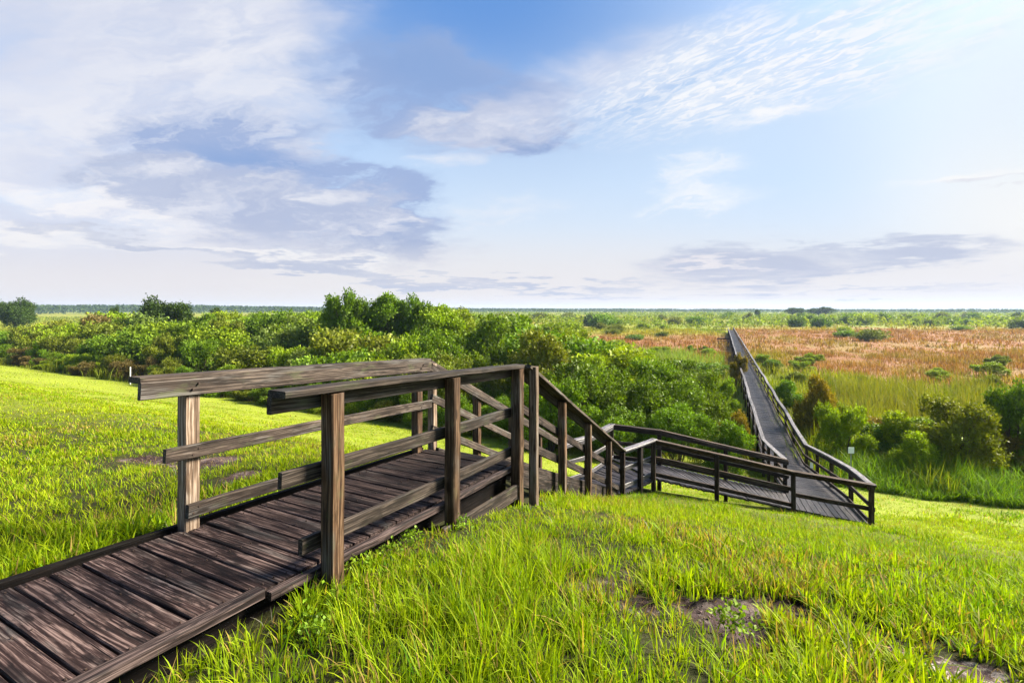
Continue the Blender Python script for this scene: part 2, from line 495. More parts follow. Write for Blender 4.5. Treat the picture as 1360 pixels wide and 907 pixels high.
# ------------------------------------------------------------------ marsh colours
def marsh_col(x, y):
    px = 680 + 642 * x / np.maximum(y, .5)
    nb = np.interp(px, [1000, 1060, 1200, 1320], [84, 74, 50, 38])
    nb = np.where(px < 975, 84, nb); fb = np.where(px < 975, 128, 178)
    nz = fbm(x * .06, y * .035, 51, 4); y0_ = y; y = y + (fbm(x * .16, y * .07, 55, 3) - .5) * 34 * np.clip(y / 60, .4, 1.4); nz2 = fbm(x * .3, y * .2, 61, 3)
    red = sstep(nb * .64, nb * 1.22, y + (nz - .5) * 60) * (1 - sstep(fb * .88, fb * 1.15, y + (nz - .5) * 60)) * sstep(740, 800, px)
    red = red * (.70 + .30 * sstep(.30, .48, nz2 + (nz - .5) * .6))
    g = np.stack([.088 + .085 * nz2, .138 + .045 * nz2, .008 + .006 * nz2], -1)
    yel = np.array([.185, .160, .014]); rd = np.array([.176, .080, .037])
    f = sstep(.48, .7, nz) * sstep(40, 90, y)
    g = g * (1 - f[..., None]) + yel * f[..., None]
    return g * (1 - red[..., None]) + rd * red[..., None], red


# ------------------------------------------------------------------ ground sheet
def spaced(lo_, hi_, step, far, grow):
    mid = np.arange(lo_, hi_, step); r = [hi_]; s = step
    while r[-1] < far: s *= grow; r.append(r[-1] + s)
    l = [lo_]; s = step
    while l[-1] > -far: s *= grow; l.append(l[-1] - s)
    return np.concatenate([l[::-1][:-1], mid, r])


gs = spaced(-.5, 13, .08, 2600, 1.11); gt = spaced(-8.5, 8, .08, 2600, 1.11)
gs = gs[(gs > -80)]
SS, TT = np.meshgrid(gs, gt, indexing='ij')
GX = UX * SS + UY * TT; GY = UY * SS - UX * TT
DM = dirt(GX, GY)
GZ = gz(GX, GY) - .035 * DM + DM * (fbm(GX * 9, GY * 9, 71, 3) - .5) * .05
nr, nc = SS.shape
idx = np.arange(nr * nc).reshape(nr, nc)
quads = np.stack([idx[:-1, :-1], idx[1:, :-1], idx[1:, 1:], idx[:-1, 1:]], -1).reshape(-1, 4)[:, ::-1]
me = fast_mesh('ground', np.stack([GX, GY, GZ], -1).reshape(-1, 3), quads)
mc, red_ = marsh_col(GX, GY)
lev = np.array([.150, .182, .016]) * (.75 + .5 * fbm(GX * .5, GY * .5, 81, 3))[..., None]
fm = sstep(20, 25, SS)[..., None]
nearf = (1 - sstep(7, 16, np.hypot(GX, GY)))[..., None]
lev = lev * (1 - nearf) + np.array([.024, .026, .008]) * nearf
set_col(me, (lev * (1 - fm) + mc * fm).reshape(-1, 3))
a = me.attributes.new('dirt', 'FLOAT', 'POINT'); a.data.foreach_set('value', DM.astype(np.float32).ravel())
me.polygons.foreach_set('use_smooth', np.ones(len(quads), bool))
m, k, out = new_mat('ground_soil_and_turf')
gc = k.attr('Col').outputs['Color']; dm = k.attr('dirt').outputs['Fac']
geo = k.new('ShaderNodeNewGeometry'); pos = geo.outputs['Position']
n1 = k.noise(pos, 3., 8, .65); n2 = k.noise(pos, 38., 5, .7); n3 = k.noise(pos, 9., 4, .6)
soil = k.mix(k.ss(n1, .38, .62), (.022, .0135, .0145), (.074, .050, .053))
px_, py_, _z = k.sep(pos)
stone = k.m('MULTIPLY', k.ss(px_, 1.7, 2.1), k.ss(py_, 3.2, 2.6))          # paler hard-packed sand by the path corner
soil = k.mix(k.m('MULTIPLY', k.ss(n3, .50, .62), k.m('ADD', .22, stone), clamp=True), soil, (.28, .24, .225))
soil = k.mix(k.ss(n2, .52, .66, 0., .85), soil, (.035, .024, .020))
v = k.ss(n2, .3, .7, .6, 1.4, False)
gcol = k.mix(1., gc, k.comb(v, v, v), 'MULTIPLY')
c = k.mix(k.ss(k.m('ADD', dm, k.m('MULTIPLY', k.m('SUBTRACT', n3, .5), .5)), .3, .55), gcol, soil)
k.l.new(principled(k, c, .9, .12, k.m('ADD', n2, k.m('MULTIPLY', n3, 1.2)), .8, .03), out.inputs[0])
g = link('ground', me, m); g['kind'] = 'structure'

# ------------------------------------------------------------------ walkway geometry (x, y, h of the rail tops)
def st(s, t): return UX * s + UY * t, UY * s - UX * t


def rail_h(s): return .3415 + .0516 * s


def deck_h(s): return 1.41 + .0516 * s


TL, TR = -3.53, -2.27            # railing lines of the upper deck
S0, S1 = -2.2, 4.62
VX, VY = .399, .917              # direction of stairs and boardwalk
SR0 = (.135, 5.08, .578); SR1 = (2.31, 10.07, 2.92)
SL0 = (-1.02, 5.77, .600); SL1 = (1.10, 10.62, 2.92)
P1 = (3.19, 10.9, 2.92); KK = (6.40, 11.0, 3.67); CC = (7.75, 10.42, 3.76)
OO = (8.44, 12.04, 3.94); II = (7.06, 12.5, 3.86)
F0 = (1.72, 11.12, 2.92); F1 = (2.52, 12.25, 2.90); F2 = (3.77, 12.29, 3.06)
RK = (11.26, 18.5, 5.16); LK = (10.03, 19.3, 5.16)
FARY = 141.0
RE = (RK[0] + .435 * (FARY - RK[1]), FARY, 5.14); LE = (LK[0] + .435 * (FARY - LK[1]), FARY, 5.14)


def lerp(a, b, q): return tuple(a[i] + (b[i] - a[i]) * q for i in range(len(a)))


def dropped(p, d): return V(p[0], p[1], p[2] + d)


EXCL = []                         # plan quads kept clear of grass


def strip(wb, Ls, Rs, drop, plank=.14, gap=.009, thick=.038, over=.0, tonef=None):
    """Cross planks between two side lines given as rail points."""
    for (a0, a1), (b0, b1) in zip(zip(Ls, Ls[1:]), zip(Rs, Rs[1:])):
        la = (Vector(V(*a1)) - Vector(V(*a0))).length; lb = (Vector(V(*b1)) - Vector(V(*b0))).length
        n = max(1, round(max(la, lb) / plank))
        EXCL.append([a0[:2], a1[:2], b1[:2], b0[:2]])
        for i in range(n):
            q = (i + .5) / n
            pa, pb = dropped(lerp(a0, a1, q), drop + thick / 2), dropped(lerp(b0, b1, q), drop + thick / 2)
            ww = min((la + lb) / 2 / n, plank * 1.3) - gap + random.uniform(-.004, .001)
            ex = (pb - pa).normalized() * (over + random.uniform(0, .012))
            pa = pa - ex; pb = pb + ex
            dz = random.uniform(-.004, .004)
            dirv = (Vector(V(*a1)) - Vector(V(*a0))).normalized()
            wb.bar(pa + Vector((0, 0, dz)), pb + Vector((0, 0, dz + random.uniform(-.004, .004))), ww, thick, side=dirv, ch=.005, seg=5, jit=.0015,
                   tone=None if tonef is None else tonef(q))


def inner_side(a, b, inward):
    d = Vector((b[0] - a[0], b[1] - a[1], 0)).normalized()
    n = Vector((-d.y, d.x, 0))
    return n if n.dot(Vector(inward)) > 0 else -n


def railing(parent, a, b, inward, offs=(.53, .965), ext=(.0, .0), cap=True, board=True, mcap=None, mrail=None, capw=.14, exts=None, bh=.092):
    """Cap, facia board under it, and intermediate rails, each a part."""
    mcap = mcap or W_RAIL; mrail = mrail or W_RAIL
    A, B = V(*a), V(*b); d = (B - A).normalized(); nin = inner_side(a, b, inward)
    up = Vector((0, 0, 1)); sl = 1 / max(.3, math.sqrt(d.x ** 2 + d.y ** 2))
    A2, B2 = A - d * ext[0], B + d * ext[1]
    if cap:
        Wood().bar(A2 - up * .019, B2 - up * .019, capw, .038, side=nin, ch=.005).build('handrail', mcap, parent)
    if board:
        o = nin * .0600 - up * (.037 + bh * .5 * sl)
        Wood().bar(A2 + o, B2 + o, .036, bh, side=nin, ch=.005).build('top_board', mrail, parent)
    for i, of in enumerate(offs):
        e = exts[i] if exts else ext
        o = nin * .0675 - up * of
        Wood().bar(A - d * e[0] + o, B + d * e[1] + o, .037, .092, side=nin, ch=.005, twist=random.uniform(-.04, .04)).build('rail', mrail, parent)


def post_at(parent, p, top=.04, bot=None, mat=W_POST, w=.095, yaw=(UX, UY), deep=.35):
    zt = ZC - p[2] - top
    zb = (gz(np.array([p[0]]), np.array([p[1]]))[0] - deep) if bot is None else bot
    return Wood().post(p[0], p[1], zt, zb, w, yaw).build('post', mat, parent)


def on_line(a, b, y):
    q = (y - a[1]) / (b[1] - a[1]); return lerp(a, b, q)


def stp(s, t):
    x, y = st(s, t); return (x, y, rail_h(s))


# --- upper deck
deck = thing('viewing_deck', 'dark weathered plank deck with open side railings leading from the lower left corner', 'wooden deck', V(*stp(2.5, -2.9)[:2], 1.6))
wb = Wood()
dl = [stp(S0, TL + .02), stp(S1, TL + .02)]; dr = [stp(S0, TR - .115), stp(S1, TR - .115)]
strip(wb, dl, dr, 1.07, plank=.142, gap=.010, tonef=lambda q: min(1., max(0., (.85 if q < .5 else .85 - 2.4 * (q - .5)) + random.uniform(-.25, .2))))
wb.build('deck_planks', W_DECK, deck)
nb = Wood()
for i in range(int((S1 - S0) / .142)):
    for t in (TL + .07, (TL + TR) / 2 - .05, TR - .16):
        for e in (-.035, .035):
            s_ = S0 + (i + .5) * .142 * .999 + e + random.uniform(-.008, .008); x, y = st(s_, t + random.uniform(-.012, .012))
            if y < .8: continue
            nb.bar(V(x, y, deck_h(s_) + .01), V(x, y, deck_h(s_) - .0055), .009, .009, side=(1, 0, 0), ch=.003, seg=1, jit=0, tone=.5)
nb.build('nail_heads', M_NAIL, deck)['kind'] = 'stuff'
EXCL.append([st(-3, TL - .10), st(4.8, TL - .10), st(4.8, TR - .03), st(-3, TR - .08)])
INW = Vector((UY, -UX, 0))
# rim boards
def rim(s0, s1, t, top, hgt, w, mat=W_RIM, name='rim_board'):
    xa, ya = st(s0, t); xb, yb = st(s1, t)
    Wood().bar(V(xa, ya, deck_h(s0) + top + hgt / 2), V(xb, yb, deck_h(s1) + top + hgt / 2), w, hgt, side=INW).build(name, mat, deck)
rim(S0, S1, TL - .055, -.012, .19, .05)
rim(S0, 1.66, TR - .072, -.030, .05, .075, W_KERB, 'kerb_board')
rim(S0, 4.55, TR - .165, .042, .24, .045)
rim(1.69, 4.52, TR - .055, .0, .048, .055, W_KERB, 'ledger_board')
rim(3.15, 4.52, TR + .03, .16, .15, .04, W_RAIL, 'skirt_board')
# railings
railing(deck, stp(1.63, TL), stp(4.64, TL), INW, exts=((-.14, .0), (-.28, .0)), offs=(.53, .93), ext=(.0, .0), bh=.112)
railing(deck, stp(1.70, TR), stp(4.60, TR), -INW, exts=((-.07, .0), (-.20, -.04)), offs=(.505, .915), ext=(.0, .02))
for s in (1.96,):
    p = stp(s, TL); post_at(deck, p, .045, mat=W_POST_PALE, w=.10)
post_at(deck, stp(4.47, TL - .005), .045)
bb = Wood()
for s_ in (1.96, 4.46):
    for of in (.085, .53, .93):
        for e, u_ in ((-.018, .016), (.02, -.018)):
            x, y = st(s_ + e, TL); p = V(x, y, rail_h(s_) + of + u_)
            bb.bar(p + INW * .07, p + INW * .0895, .014, .014, side=(0, 0, 1), ch=.004, seg=1, jit=0, tone=.5)
bb.build('bolt_heads', M_NAIL, deck)['kind'] = 'stuff'
for s in (2.06, 3.31):
    post_at(deck, stp(s, TR + .02), .045, w=.098)
post_at(deck, stp(4.50, TR + .02), .045, w=.105)

# --- staircase
stair = thing('staircase', 'dark open-riser wooden stairs with sloping handrails going down from the upper deck', 'stairs', V(1.2, 8.0, 3.2))
DV = Vector((VX, VY, 0)); NV = Vector((VY, -VX, 0))
post_at(stair, (SR0[0] + .10, SR0[1] + .07, SR0[2] + .0), .03, mat=W_POST_PALE, yaw=(VX, VY), w=.085)
post_at(stair, (SL0[0] + .06, SL0[1] + .05, SL0[2] + .0), .05, mat=W_POST_PALE, yaw=(VX, VY), w=.085)
for y in (6.27, 7.47, 8.82, 10.03):
    post_at(stair, on_line(SR0, SR1, y), .06, yaw=(VX, VY), mat=W_POST if y < 9 else W_LOW)
for y in (6.95, 8.1, 9.3, 10.55):
    post_at(stair, on_line(SL0, SL1, y), .06, yaw=(VX, VY))
railing(stair, SR0, SR1, -NV, offs=(.45, .82), mrail=W_STAIR, mcap=W_RAIL)
railing(stair, SL0, SL1, NV, offs=(.45, .82), mrail=W_RAIL)
for (a, b) in ((SL0, SL1), (SR0, SR1)):
    n = NV if a is SL0 else -NV
    A, B = dropped(a, 1.16) + n * .12, dropped(b, .98) + n * .12
    Wood().bar(A, B, .045, .25, side=n).build('stringer', W_STAIR, stair)
NS = 12
for i in range(1, NS):
    q = i / NS
    la, ra = lerp(SL0, SL1, q), lerp(SR0, SR1, q)
    hh = 1.655 + (3.84 - 1.655) * q
    wbs = Wood()
    for j in (-1, 0):
        c1 = V(la[0], la[1], hh) + DV * (j * .146 + .02) + NV * .11; c2 = V(ra[0], ra[1], hh) + DV * (j * .146 + .02) - NV * .11
        wbs.bar(c1, c2, .14, .04, side=DV, seg=3)
    wbs.build('step', W_STAIR, stair)
EXCL.append([SL0[:2], SL1[:2], SR1[:2], SR0[:2]])

# --- landing
landing = thing('landing_platform', 'small turned wooden landing with pale rail tops at the foot of the stairs', 'wooden landing', V(2.2, 11, 3.9))
wb = Wood(); strip(wb, [SL1, F1], [SR1, P1], .92, plank=.14); strip(wb, [F1, F1], [P1, P1], .92)
wb.build('deck_planks', W_LOWDECK, landing)
railing(landing, SR1, P1, (-.7, .7, 0), offs=(.45, .82), mcap=W_CAP, mrail=W_CAP, ext=(.0, .05))
railing(landing, SL1, F0, (.5, -.8, 0), offs=(.45, .82), mcap=W_CAP, mrail=W_CAP)
railing(landing, F0, F1, (.8, -.5, 0), offs=(.45, .82), mcap=W_CAP, mrail=W_CAP, ext=(.03, .05))
post_at(landing, lerp(SR1, P1, .55), .05, mat=W_STAIR, yaw=(.7, .7))
post_at(landing, P1, .05, mat=W_LOW)
post_at(landing, F0, .05, mat=W_LOW)
post_at(landing, F1, .05, mat=W_LOW)

# --- ramp down to the corner platform
ramp = thing('wooden_ramp', 'brown railed ramp running down to the right along the grass to a square corner', 'wooden ramp', V(5, 11.5, 4.3))
wb = Wood()
strip(wb, [F1, F2, lerp(F2, II, .5)], [P1, lerp(P1, KK, .35), lerp(P1, KK, .68)], .88, plank=.145)
strip(wb, [lerp(F2, II, .5), II], [lerp(P1, KK, .68), KK], .87, plank=.145)
strip(wb, [II, OO], [KK, CC], .86, plank=.14)
wb.build('deck_planks', W_LOWDECK, ramp)
railing(ramp, P1, KK, (0, 1, 0), offs=(.44, .80), mcap=W_LOW, mrail=W_LOW, ext=(.03, .03))
railing(ramp, KK, CC, (0, 1, 0), offs=(.56,), mcap=W_LOW, mrail=W_LOW, ext=(.0, .08))
railing(ramp, CC, OO, (-1, 0, 0), offs=(.42, .78), mcap=W_CAP, mrail=W_LOW, ext=(.06, .03))
railing(ramp, F1, F2, (0, -1, 0), offs=(.44, .80), mcap=W_LOW, mrail=W_LOW, ext=(.03, .0))
railing(ramp, F2, II, (0, -1, 0), offs=(.44, .80), mcap=W_LOW, mrail=W_LOW, ext=(.0, .05))
for p in (lerp(P1, KK, .45), KK, CC, lerp(F1, F2, .98), lerp(F2, II, .52), II, OO):
    post_at(ramp, p, .05, mat=W_LOW)

# --- long boardwalk over the marsh
walk = thing('boardwalk', 'long straight narrow wooden boardwalk crossing the marsh towards the horizon', 'boardwalk', V(10.5, 19, 6.3))
wb = Wood()
strip(wb, [II, LK], [OO, RK], .86, plank=.145)
strip(wb, [LK, LE], [RK, RE], .90, plank=.145, gap=.012)
wb.build('deck_planks', W_LOWDECK, walk)


def jitter_line(a, b, n, amp):
    pts = [a]
    for i in range(1, n): 
        p = lerp(a, b, i / n); pts.append((p[0] + random.uniform(-amp, amp), p[1], p[2] + random.uniform(-amp, amp)))
    return pts + [b]


for (a, b) in ((OO, RK), (II, LK)):
    inw = (-1, .4, 0) if a is OO else (1, -.4, 0)
    railing(walk, a, b, inw, offs=(.42, .76), mcap=W_CAP, mrail=W_LOW, ext=(.03, .04))
    for q in (.33, .66, .99): post_at(walk, lerp(a, b, q), .05, mat=W_LOW, yaw=(VX, VY))
rail_pts = {}
for key, a, b, inw in (('r', RK, RE, Vector((-1, .4, 0))), ('l', LK, LE, Vector((1, -.4, 0)))):
    pts = jitter_line(a, b, 40, .035); rail_pts[key] = pts
    up = Vector((0, 0, 1)); nin = inner_side(a, b, inw)
    capb, bdb, r1, r2 = Wood(), Wood(), Wood(), Wood()
    for p, q_ in zip(pts, pts[1:]):
        A, B = V(*p), V(*q_); d = (B - A).normalized() * .01
        capb.bar(A - d - up * .019, B + d - up * .019, .14, .038, side=nin, seg=2)
        for wbx, of in ((bdb, .09), (r1, .42), (r2, .76)):
            o = nin * .0675 - up * of
            wbx.bar(A - d + o, B + d + o, .037, .09, side=nin, seg=2)
    capb.build('handrail', W_CAP, walk); bdb.build('top_board', W_LOW, walk)
    r1.build('rail', W_LOW, walk); r2.build('rail', W_LOW, walk)
    for p in pts[1:]: post_at(walk, p, .05, mat=W_LOW, yaw=(VX, VY), bot=-.6)
# cross platform at the far end and a side bench part-way
wb = Wood()
for i in range(14):
    x0 = RE[0] - 4.6 + i * .36
    wb.bar((x0, FARY + .2, ZC - 6.0), (x0, FARY + 2.2, ZC - 6.0), .34, .04, seg=1)
for x0 in (RE[0] - 4.7, RE[0] + .3):
    for yy in (FARY + .2, FARY + 2.2): wb.bar((x0, yy, -.5), (x0, yy, ZC - 5.1), .1, .1, side=(1, 0, 0), seg=1)
wb.bar((RE[0] - 4.7, FARY + 2.2, ZC - 5.1), (RE[0] + .4, FARY + 2.2, ZC - 5.1), .12, .08, seg=2)
wb.bar((RE[0] - 4.7, FARY + .2, ZC - 5.1), (LE[0], FARY + .2, ZC - 5.1), .12, .08, seg=2)
wb.build('end_platform', W_LOW, walk)
yb = 89.; xb = LK[0] + .435 * (yb - LK[1])
bench = thing('side_bench', 'small dark wooden bench bay jutting off the far boardwalk rail into red grass', 'bench', (xb - 1.4, yb, 0))
Wood().bar((xb - 2.5, yb, 1.15), (xb - .25, yb, 1.15), .5, .06, side=(0, 1, 0)).build('seat', W_LOW, bench)
Wood().bar((xb - 2.5, yb + .28, 1.55), (xb - .25, yb + .28, 1.55), .05, .25, side=(0, 1, 0)).build('backrest', W_LOW, bench)
for x0 in (xb - 2.3, xb - .5):
    Wood().bar((x0, yb, -.4), (x0, yb, 1.12), .1, .1, side=(1, 0, 0)).build('leg', W_LOW, bench)

# ------------------------------------------------------------------ small white markers
def white_sign(name, label, cat, x, y, zt, w, h, stake_w=.025):
    zb = gz(np.array([x]), np.array([y]))[0]
    t = thing(name, label, cat, (x, y, zb))
    Wood().bar((x, y, zb - .2), (x, y, zt - .01), stake_w, stake_w, side=(1, 0, 0), ch=.003).build('stake', M_STAKE, t)
    Wood().bar((x - w / 2, y - .02, zt - h / 2), (x + w / 2, y - .02, zt - h / 2), .006, h, side=(0, 1, 0), ch=.002, seg=3).build('panel', M_WHITE, t)


white_sign('marker_sign', 'small plain white square sign on a stake among tall reeds', 'sign', 450 / 642 * 19.3, 19.3, ZC - (593.5 - 411) / 642 * 19.3, .24, .25)
tp = on_line(OO, RK, 16.8)
tg = Wood().bar((tp[0] - .12, tp[1] - .02, ZC - tp[2] - .66), (tp[0] - .12, tp[1] - .02, ZC - tp[2] - .46), .09, .012, side=(1, -.4, 0), ch=.002, seg=2).build('rail_tag', M_WHITE)
tg['label'] = 'tiny white tag fixed to the inner rail of the boardwalk slope'; tg['category'] = 'tag'
mx, my = (173 - 680) / 642 * 41.5, 41.5
zb = gz(np.array([mx]), np.array([my]))[0]
mk = thing('marker_post', 'thin white marker pipe at the left edge of the bushes behind the rail', 'marker post', (mx, my, zb))
Wood().bar((mx, my, zb - .3), (mx, my, ZC - (487.5 - 411) / 642 * my), .075, .075, side=(1, 0, 0), ch=.02).build('pipe', M_WHITE, mk)


# ------------------------------------------------------------------ grass
def inside_excl(x, y):
    r = np.zeros(len(x), bool)
    for q in EXCL:
        q = [np.array(p[:2], float) for p in q]
        ar = sum(q[i][0] * q[(i + 1) % 4][1] - q[(i + 1) % 4][0] * q[i][1] for i in range(4))
        ins = np.ones(len(x), bool); sg = 1 if ar > 0 else -1
        for i in range(4):
            a_, b_ = q[i], q[(i + 1) % 4]
            ins &= sg * ((b_[0] - a_[0]) * (y - a_[1]) - (b_[1] - a_[1]) * (x - a_[0])) > -.03
        r |= ins
    return r


def field_points(n, y0, y1, marg=1.0, power=1.0):
    """Points spread evenly over the wedge of ground the picture covers between two depths."""
    q = RNG.random(n)
    y = np.sqrt(y0 ** 2 + q * (y1 ** 2 - y0 ** 2)) if power == 1.0 else y0 * (y1 / y0) ** q
    x = (RNG.random(n) * 2 - 1) * (1.12 * y + marg)
    return x, y


def blades(x, y, z, L, wd, lean, az, col, tipcol=None, segs=3):
    """Bent tapering blades. lean = how far the tip leans over, as a share of the length."""
    n = len(x)
    fx, fy = np.cos(az), np.sin(az)
    wa = az + np.pi / 2 + RNG.normal(0, .5, n); wx, wy = np.cos(wa), np.sin(wa)
    ts = [0, .38, .74, 1.0] if segs == 3 else [0, .55, 1.0]
    ws = [.9, 1.0, .62, 0] if segs == 3 else [1.0, .75, 0]
    rows = []; cols = []
    for t, ww in zip(ts, ws):
        off = L * lean * t ** 1.8; zz = L * t * (1 - .42 * lean * lean * t)
        cxx, cyy, czz = x + fx * off, y + fy * off, z + zz
        cc = col if tipcol is None else col * (1 - t) + tipcol * t
        if ww == 0: rows.append(np.stack([cxx, cyy, czz], -1)[:, None]); cols.append(cc[:, None])
        else:
            h_ = wd * ww / 2
            rows.append(np.stack([np.stack([cxx - wx * h_, cyy - wy * h_, czz], -1), np.stack([cxx + wx * h_, cyy + wy * h_, czz], -1)], 1))
            cols.append(np.repeat(cc[:, None], 2, 1))
    v = np.concatenate(rows, 1); cl = np.concatenate(cols, 1); nv = v.shape[1]
    b = (np.arange(n) * nv)[:, None]
    if segs == 3:
        qd = np.concatenate([b + np.array([[0, 1, 3, 2]]), b + np.array([[2, 3, 5, 4]])]); tr = b + np.array([[4, 5, 6]])
    else:
        qd = b + np.array([[0, 1, 3, 2]]); tr = b + np.array([[2, 3, 4]])
    return v.reshape(-1, 3), qd, tr, cl.reshape(-1, 3)


def merge(parts):
    vs, qs, ts, cs = [], [], [], []; o = 0
    for v, q, t, c_ in parts:
        vs.append(v); qs.append(q + o); ts.append(t + o); cs.append(c_); o += len(v)
    return np.concatenate(vs), np.concatenate(qs), np.concatenate(ts), np.concatenate(cs)


parts = []
LAYERS = [(6800, 11, .9, 3.4, .112, .0075, 3), (15000, 10, 3.4, 7, .085, .0072, 3), (24000, 8, 7, 13.5, .075, .010, 2), (26000, 5, 13, 27, .085, .02, 2), (30000, 2, 27, 62, .085, .04, 2)]
for n, per, y0, y1, L0, w0, sg in LAYERS:
    cxx, cyy = field_points(n, y0, y1)
    dm0 = dirt(cxx, cyy); dmf = np.maximum(dm0, np.maximum(.95 * dirt(cxx, cyy + .14), .8 * dirt(cxx, cyy + .28)))
    clump0 = fbm(cxx * 2.2, cyy * 2.2, 101, 3)
    keep = RNG.random(n) > np.clip(dm0 * 1.4 - .08, 0, .975)
    keep &= RNG.random(n) < .50 + .9 * sstep(.3, .58, clump0)
    cxx, cyy, dm0, dmf, clump0 = cxx[keep], cyy[keep], dm0[keep], dmf[keep], clump0[keep]
    n0 = len(cxx); tuft = RNG.lognormal(0, .28, n0); trot = RNG.random(n0) * 6.283; tcol = RNG.normal(0, 1, n0)
    rp = lambda a_: np.repeat(a_, per)
    n = n0 * per
    az = rp(trot) + RNG.random(n) * 6.283
    rad = (.008 + .05 * RNG.random(n)) * (1 + .12 * y0)
    x = rp(cxx) + np.cos(az) * rad; y = rp(cyy) + np.sin(az) * rad
    az = az + RNG.normal(0, .5, n)
    dm_, dmf, clump, tf, tc_ = rp(dm0), rp(dmf), rp(clump0), rp(tuft), rp(tcol)
    s = UX * x + UY * y
    keep = (s < 22.6 + (fbm(x * .4, y * .4, 91, 2) - .5) * 2) & (s > -1) & ~inside_excl(x, y) & (y > .75)
    x, y, dm_, dmf, clump, s, az, tf, tc_ = [a_[keep] for a_ in (x, y, dm_, dmf, clump, s, az, tf, tc_)]
    n = len(x)
    t_ = UY * x - UX * y
    patch = fbm(x * .55, y * .55, 111, 3)
    lush = sstep(.42, .66, patch)
    meadow = sstep(-3.4, -5.0, t_)                       # mown meadow left of the deck
    L = L0 * (.5 + .7 * RNG.random(n)) * tf * (.55 + .8 * clump) * (1 + .55 * lush * (1 - meadow)) * (1 - .30 * meadow)
    L *= 1 - .62 * np.clip(dmf, 0, 1)
    L *= 1 + .8 * np.exp(-(((x + .02) / .62) ** 2 + ((y - 2.5) / 1.3) ** 2)) - .30 * sstep(1.0, 2.2, x) * (1 - sstep(4, 7, y))
    L *= 1 + np.exp(-((t_ + 2.2) / .16) ** 2) * np.where(s < 1.8, .45, 0) - .52 * sstep(1.75, 2.2, s) * (1 - sstep(4.7, 5.1, s)) * np.exp(-((t_ + 2.1) / .38) ** 2)
    lean = np.clip(RNG.normal(.50, .27, n), .03, 1.15)
    wd = w0 * (.65 + .75 * RNG.random(n)) * (.8 + .5 * lush)
    big = fbm(x * .17, y * .17, 121, 3)
    r1 = RNG.random(n)[:, None]; yv = np.clip(big * 1.3 - .25 + tc_ * .20 + RNG.normal(0, .10, n) + .25 * meadow, 0, 1)[:, None]
    ca = np.array([.096, .190, .003]); cb = np.array([.270, .338, .006])
    col = (ca * (1 - yv) + cb * yv) * (.68 + .6 * r1)
    dry = (RNG.random(n) < .075 + .30 * sstep(.56, .74, fbm(x * 1.1, y * 1.1, 131, 3)) + .25 * (dmf > .3))[:, None]
    col = np.where(dry, np.array([.25, .185, .055]) * (.55 + .8 * r1), col)
    col = np.where((np.abs(tc_) > 1.75)[:, None], col * np.array([.62, .85, 2.4]), col)
    tip = col * np.array([1.15, 1.06, 1.0])
    parts.append(blades(x, y, gz(x, y) - .012 - .03 * dm_, L, wd, lean, az, col, tip, sg))
# dead thatch lying flat round the bare soil
x, y = field_points(60000, 1.2, 9); dm_ = dirt(x, y)
kp = (RNG.random(60000) < .75 * sstep(.12, .5, dm_) * (1 - .55 * sstep(.75, 1, dm_))) & ~inside_excl(x, y); x, y = x[kp], y[kp]; n = len(x)
c0 = np.array([.15, .105, .045]) * RNG.uniform(.35, 1.5, n)[:, None]
parts.append(blades(x, y, gz(x, y) - .028, RNG.uniform(.04, .11, n), RNG.uniform(.002, .005, n), np.clip(RNG.normal(1.25, .12, n), .9, 1.45), RNG.random(n) * 6.28, c0, c0 * 1.2, 3))
# a few seeding stalks standing above the rest
x, y = field_points(70, 1.8, 9); s = UX * x + UY * y
kp = ~inside_excl(x, y) & (dirt(x, y) < .3) & (UY * x - UX * y > -2.1); x, y = x[kp], y[kp]; n = len(x)
c0 = np.array([.24, .20, .06]) * RNG.uniform(.7, 1.3, n)[:, None]
parts.append(blades(x, y, gz(x, y), RNG.uniform(.18, .32, n), np.full(n, .003), np.clip(RNG.normal(.25, .15, n), 0, .8), RNG.random(n) * 6.28, c0, c0 * 1.3, 3))
v, q, t, cc = merge(parts)
me = fast_mesh('grass', v, q, t); set_col(me, cc)
me.polygons.foreach_set('use_smooth', np.ones(len(me.polygons), bool))
gr = link('grass', me, M_GRASS); gr['kind'] = 'stuff'; gr['label'] = 'bright yellow-green rough grass covering the levee slope'; gr['category'] = 'grass'

# crumbs of soil and small stones in the bare patches
x, y = field_points(90000, 1.2, 9); dm_ = dirt(x, y)
kp = (RNG.random(90000) < .5 * sstep(.35, .8, dm_)) & ~inside_excl(x, y); x, y, dm_ = x[kp], y[kp], dm_[kp]; n = len(x)
r_ = .003 + .009 * RNG.random(n) ** 3
oct_ = np.array([[1, 0, 0], [0, 1, 0], [-1, 0, 0], [0, -1, 0], [0, 0, .8], [0, 0, -.8]])
vv = oct_[None] * r_[:, None, None] * RNG.uniform(.6, 1.4, (n, 6, 3)) + np.stack([x, y, gz(x, y) - .035 * dm_ + .002], -1)[:, None]
tr_ = np.array([[0, 1, 4], [1, 2, 4], [2, 3, 4], [3, 0, 4], [1, 0, 5], [2, 1, 5], [3, 2, 5], [0, 3, 5]])
me = fast_mesh('soil_crumbs', vv.reshape(-1, 3), None, ((np.arange(n) * 6)[:, None, None] + tr_[None]).reshape(-1, 3))
set_col(me, np.repeat(np.array([.075, .052, .052]) * RNG.uniform(.4, 1.9, n)[:, None], 6, 0))
m, k, out = new_mat('soil_crumb'); k.l.new(principled(k, k.attr('Col').outputs['Color'], .9, .1), out.inputs[0])
sc_o = link('soil_crumbs', me, m); sc_o['kind'] = 'stuff'; sc_o['label'] = 'crumbs of soil and small stones on the bare patches'; sc_o['category'] = 'soil'

